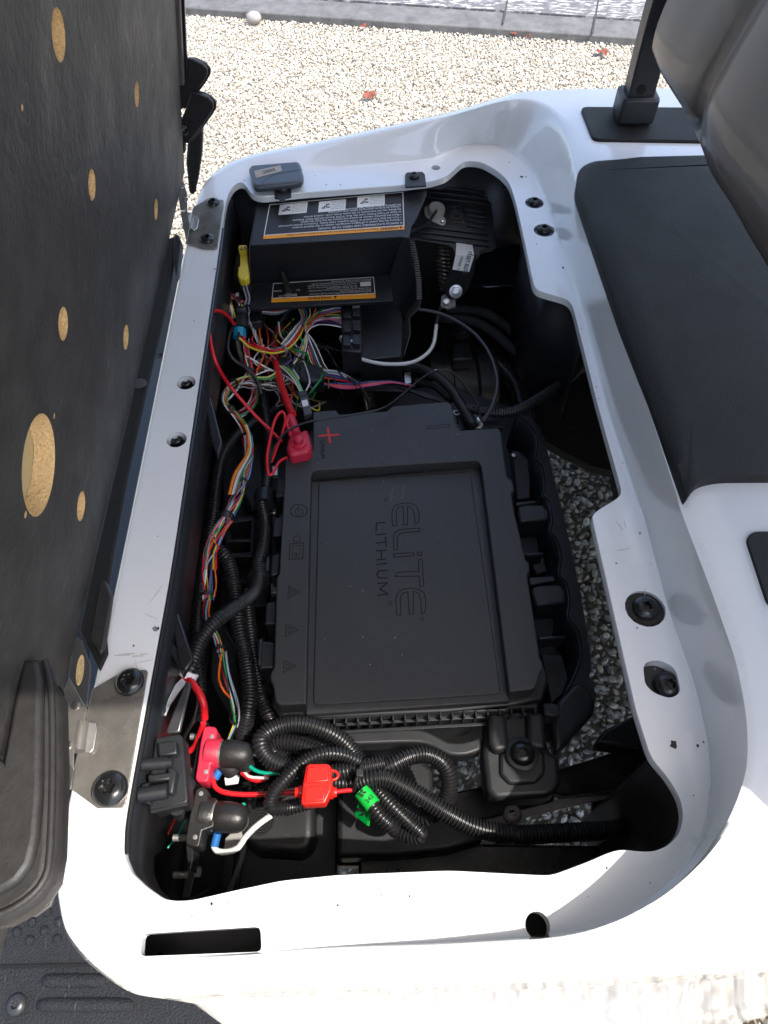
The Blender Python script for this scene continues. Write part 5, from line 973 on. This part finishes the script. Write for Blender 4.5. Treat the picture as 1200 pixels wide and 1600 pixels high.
tube('boot_outlet', [P(372,1185,.59), P(385,1194,.58), P(390,1198,.575)], [.0105, .010, .008], RUB, t, 16); tube('boot_outlet', [P(350,1188,.58), P(360,1200,.575), P(364,1206,.57)], [.012, .0115, .0105], RUB, t, 16)
for x, y in ((331,1151),(322,1206)): lathe('base_screw', P(x, y, .6), (0,0,1), [(.0028, 0), (.0026, .0008), (.0003, .001)], ZINC, t, 10)
pz('boot_label', [(350,1215),(368,1207),(374,1212),(372,1224),(352,1227)], .545, .003, WTAPE, t, .001)
t = studblock('black stud block with a large black rubber boot, below the red one', [(306,1232),(316,1229),(322,1232),(325,1254),(333,1257),(336,1265),(334,1292),(316,1298),(312,1320),(308,1324),(292,1321),(289,1315),(293,1290),(299,1260)], 0, 0, 0, RUB, .600)
a, b = P(322,1274,.585), P(333,1275,.585); d = (b-a)/np.linalg.norm(b-a)
lathe('stud_barrel', a, d, [(.019, -.005), (.0195, .007), (.0185, .009)], RUB, t, 28, xh=(0,1,0)); lathe('stud_ring', b, d, [(.0165, -.003), (.017, 0), (.017, .0022), (.0165, .003), (.013, .0035)], STAIN, t, 28, xh=(0,1,0))
lathe('rubber_boot', b+d*.003, d, [(.0160, 0), (.0172, .002), (.0172, .014), (.0170, .022), (.0158, .029), (.0128, .035), (.0075, .0385), (.0005, .0395)], RUB, t, 30, xh=(0,1,0))
for x, y in ((314,1240),(305,1308)): lathe('base_screw', P(x, y, .6), (0,0,1), [(.0028, 0), (.0026, .0008), (.0003, .001)], ZINC, t, 10)
for (x0, y0, x1, y1, lab) in ((347,1198,336,1216,'blue crimp sleeve under the pinkish red stud block'), (340,1302,335,1322,'blue crimp sleeve under the black stud block')):
    o = tube('crimp_sleeve', resample([P(x0,y0,.575), P(x1,y1,.57)], .004), .0048, BLUE, None, 10); tag(o, lab, 'crimp', 'blue crimp sleeves')
W('fuse_wire', 'red wire from the blue crimp to the left side of the red fuse holder', 'wire', [(333,1216),(335,1228),(347,1237),(372,1241),(410,1241),(440,1239),(466,1238)], .585, .0030, WC['red'], G, 10)
W('fuse_wire_right', 'short red wire leaving the right side of the fuse holder', 'wire', [(513,1239),(532,1236),(552,1234)], .60, .0027, WC['red'], G, 10)
W('ground_wire', 'thick white wire curving from the lower blue crimp', 'wire', [(334,1322),(340,1330),(355,1331),(372,1325),(382,1310),(398,1293),(412,1282),(424,1274)], .565, .0036, WC['white'], G, 10)
W('white_wire_tail', 'white wire tail seen under the fuse holder', 'wire', [(441,1253),(452,1248),(466,1244)], .58, .0030, WC['white'], G)
W('green_wire', 'bright green wire leaving the upper rubber boot', 'wire', [(390,1197),(400,1204),(415,1208),(441,1208)], .585, .0024, WC['teal'], G)
W('green_wire_end', 'short green wire end above the lower rubber boot', 'wire', [(381,1255),(379,1262),(375,1268)], .58, .0026, WC['teal'], G)
W('boot_red_wire', 'thick red wire curling under the upper rubber boot', 'wire', [(378,1206),(388,1214),(402,1219),(414,1216),(422,1206),(426,1199)], .57, .0036, WC['red'], G)
W('boot_white_wire', 'white wire with the red wire under the upper boot', 'wire', [(378,1200),(388,1213),(404,1215),(420,1216)], .575, .0018, WC['white'], G)
for k, c in enumerate(('white','lblue','white')): W('ribbon_wire', ('white','light blue','lower white')[k]+' wire of the flat trio right of the upper boot', 'wire', [(388,1173+k*2),(398,1176+k*2),(404,1179+k*2)], .58, .0012, WC[c], 'flat trio of wires')
W('stud_red_wire', 'red wire rising from the pinkish red stud block to the white taped conduit', 'wire', [(287,1058,.618),(300,1067,.625),(311,1082,.625),(318,1100,.62),(320,1123,.61)], None, .0042, WC['red'], G, 12)
W('lower_red_wire', 'red wire passing behind the plug cluster', 'wire', [(318,1130),(311,1150),(303,1168),(290,1177),(283,1179)], .56, .0038, WC['red'], G, 10)
W('rear_red_wire', 'thin red wire behind the stud plate', 'wire', [(301,1196),(294,1215),(291,1230)], .54, .0024, WC['red'], G)
W('thin_black_pair', 'thin black wire falling from the white tape to the plug cluster', 'wire', [(306,1075),(308,1100),(302,1125),(290,1148),(284,1165)], .59, .0022, WC['black'], G)
W('deep_green_wire', 'thin green wire down in the lower left corner', 'wire', [(289,1282),(278,1305),(262,1325)], .47, .0015, WC['teal'], G)
W('deep_red_wire', 'thin red wire down in the lower left corner', 'wire', [(274,1278),(268,1292),(262,1304)], .47, .0016, WC['red'], G)
wt = thing('white_tape_flag', 'white tape wrapped on the conduit end with a long hanging tail', 'tape', P(290, 1058, .675))
tube('tape_wrap', [P(297,1049,.674), P(292,1059,.671)], .0112, WTAPE, wt, 20)
prism('tape_tail', [P(287,1057,.675), P(294,1064,.675), P(280,1080,.70), P(266,1100,.71), P(259,1118,.71), P(256,1118,.71), P(262,1094,.71), P(274,1070,.69)], (0, 0, -.0006), WTAPE, wt)
bk_ = thing('wall_bracket', 'dull steel bracket standing below the white tape tail', 'bracket', P(275, 1100, .66))
pz('bracket_face', [(290,1064),(299,1066),(281,1144),(262,1146),(258,1144)], .70, .005, mat('dull_sheen', (.10,.10,.105), .3, metal=.6), bk_, .002)
pz('diagonal_arm', [(262,928),(268,925),(302,1030),(290,1048),(280,1040)], .725, .010, STEELB, bk_, .002); pz('diagonal_arm', [(250,970),(258,985),(293,1040),(285,1056),(262,1010)], .722, .010, STEELB, bk_, .002); pz('upper_arm', [(312,570),(318,575),(347,690),(340,715),(330,690)], .715, .010, STEELB, bk_, .002)
pcx = thing('plug_cluster', 'cluster of black plugs mounted at the left wall by the hinge', 'plug cluster', P(255, 1210, .70))
pz('cluster_body', [(243,1152),(278,1146),(285,1150),(288,1180),(294,1250),(290,1256),(236,1268),(233,1262),(236,1200)], .742, .03, BLK, pcx, .003, 2)
for (x0, y0, x1, y1, r) in ((222,1195,262,1192,.0062), (258,1192,270,1191,.005), (218,1243,262,1236,.0075)):
    a, b = P(x0,y0,.757), P(x1,y1,.757); tube('plug_barrel', resample([a, b], .006), r, BLK, pcx, 14, 30)
for pts in ([(230,1210),(266,1206),(268,1218),(232,1222)], [(246,1160),(275,1156),(277,1178),(248,1182)], [(262,1196),(276,1204),(270,1240),(262,1240)], [(220,1225),(232,1222),(234,1256),(220,1254)]): pz('plug_latch', pts, .757, .014, BLK, pcx, .0018, 2)
pz('edge_lip', [(235,1266),(292,1254),(293,1258),(236,1271)], .744, .003, BLK, pcx); tube('drain_tip', [P(277,1262,.72), P(280,1275,.70)], [.008, .005], BLK, pcx, 12)
fu = thing('fuse_holder', 'bright red inline fuse holder with a loop tab on the conduits', 'fuse holder', P(492, 1226, .63))
pz('fuse_body', [(478,1196),(484,1193),(512,1193),(517,1197),(519,1226),(518,1235),(508,1256),(472,1258),(470,1253),(473,1225)], .655, .020, RED, fu, .0025, 3)
pz('fuse_lid', [(480,1198),(513,1197),(514,1221),(477,1224)], .657, .010, RED, fu, .0015, 2); pz('fuse_frame', [(477,1229),(511,1227),(506,1251),(475,1253)], .6565, .01, RED, fu, .0012, 2)
tube('fuse_loop', wpath([(516,1204),(524,1205),(529,1211),(525,1217),(517,1219)], .648), .0016, RED, fu, 8)
lathe('fuse_boot', P(463,1238,.635), (1,0,0), [(.0055, -.001), (.006, .003), (.0075, .004), (.0075, .008)], RED, fu, 16, xh=(0,1,0)); lathe('fuse_boot', P(518,1238,.635), (1,0,0), [(.0075, -.004), (.0075, .001), (.0055, .003), (.005, .006)], RED, fu, 16, xh=(0,1,0))
ct = wpath([(552,1195,.595),(560,1210,.595),(566,1225,.595)]); ctt = thing('cable_tie_main', 'black cable tie cinching the conduits beside the fuse wire', 'cable tie', P(561, 1210, .60))
aa = P(548,1236,.622); tube('tie_band', wpath([(553,1236,.60),(556,1222,.618),(561,1205,.622),(566,1192,.615),(570,1186,.59)]), .0022, BLK, ctt, 8); obox('tie_head', P(562,1208,.628), (.008, .009, .005), BLK, ctt, bevel=.001)
gt = thing('green_tag', 'green tape tag folded round the hairpin conduit end', 'tag', P(570, 1255, .61))
tube('tag_wrap', resample([P(565,1236,.602), P(583,1259,.602)], .004), .0098, GREEN, gt, 20)
prism('tag_flap', [P(562,1246,.60), P(580,1262,.595), P(575,1291,.575), P(554,1274,.58)], (0, 0, -.0008), GREEN2, gt, .0002)
prism('tag_fold', [P(576,1262,.597), P(581,1262,.597), P(577,1291,.5765), P(573,1289,.576)], (0, 0, -.0006), GREEN, gt)
text('tag_text', 'st', P(565,1247,.6135), P(572,1238,.61)-P(565,1247,.61), P(560,1238,.61)-P(566,1247,.61), .012, LBLK, gt, bold=True)
text('tag_text', '242', P(575,1256,.6130), P(582,1248,.61)-P(575,1256,.61), P(571,1251,.61)-P(576,1256,.61), .007, LBLK, gt)
tube('tag_mark', [P(x, y, .5925-.0008*(y-1262)+.002) for x, y in ((562,1268),(560,1264),(564,1263),(566,1267),(569,1271),(565,1274),(563,1273))], .0012, LBLK, gt, 6)
CO('thick ribbed conduit bridging the big loops through the cable tie', [(515,1208,.60),(545,1203,.603),(575,1197,.605),(600,1192,.605)], .0100)
CO('lower conduit of the tied group beneath the fuse wire', [(515,1222,.585),(545,1224,.588),(580,1226,.59),(604,1220,.595)], .0095)
# loose thin strands tangled behind and left of the battery
h = thing('wire_harness', 'loose tangle of thin dark and coloured strands behind the battery', 'wire harness', P(470, 600, .55), 'wire harnesses')
rs = random.Random(3)
for k in range(30):
    c = rs.choice(['black','black','grey','white','red','green','yellow','black','orange','purple','brown'])
    x, y = rs.uniform(385, 470), rs.uniform(495, 560); pts = []
    for j in range(5): pts.append((x, y, .585+rs.uniform(-.02, .012))); x += rs.uniform(-22, 34); y += rs.uniform(8, 34)
    tube('wire', wpath([p for p in pts if p[0] < 560]+[(min(x, 560), min(y, 628), .55)]), rs.choice([.0012, .0014, .0018]), WC[c], h, 6)
for k, (c, dy) in enumerate((('grey',0),('white',3),('brown',5),('grey',8))):
    p = np.array(wpath([(372,600+dy,.60),(392,597+dy,.60),(415,600+dy,.595),(438,598+dy,.59),(452,590+dy,.585)], None, .003)); pts, T, N, B = frames(p); q = np.arange(len(p))*.003*150+k
    tube('wire', pts+(N*np.cos(q)[:, None]+B*np.sin(q)[:, None])*.002, .0012, WC[c], h, 6)
for k, (c, off_) in enumerate((('white',0),('white',4),('grey',8),('red',-4),('yellow',-8),('green',12),('orange',-12))):
    tube('wire', wpath([(384+off_*.2,664,.60),(390+off_*.2,684,.60),(389+off_*.3,708,.595),(372+off_*.5,740,.595),(362+off_*.4,772,.595)]), .0012, WC[c], h, 6)
for k in range(6): tube('wire', wpath([(540+k*6,600+k*2,.56),(575+k*7,596+k*3,.565),(620+k*8,604+k*2,.57),(668+k*7,622+k*2,.575)]), .0022, WC['black'], h, 8)
print('objects', len(bpy.data.objects), 'tris', sum(len(m.loops)-2*len(m.polygons) for m in bpy.data.meshes))
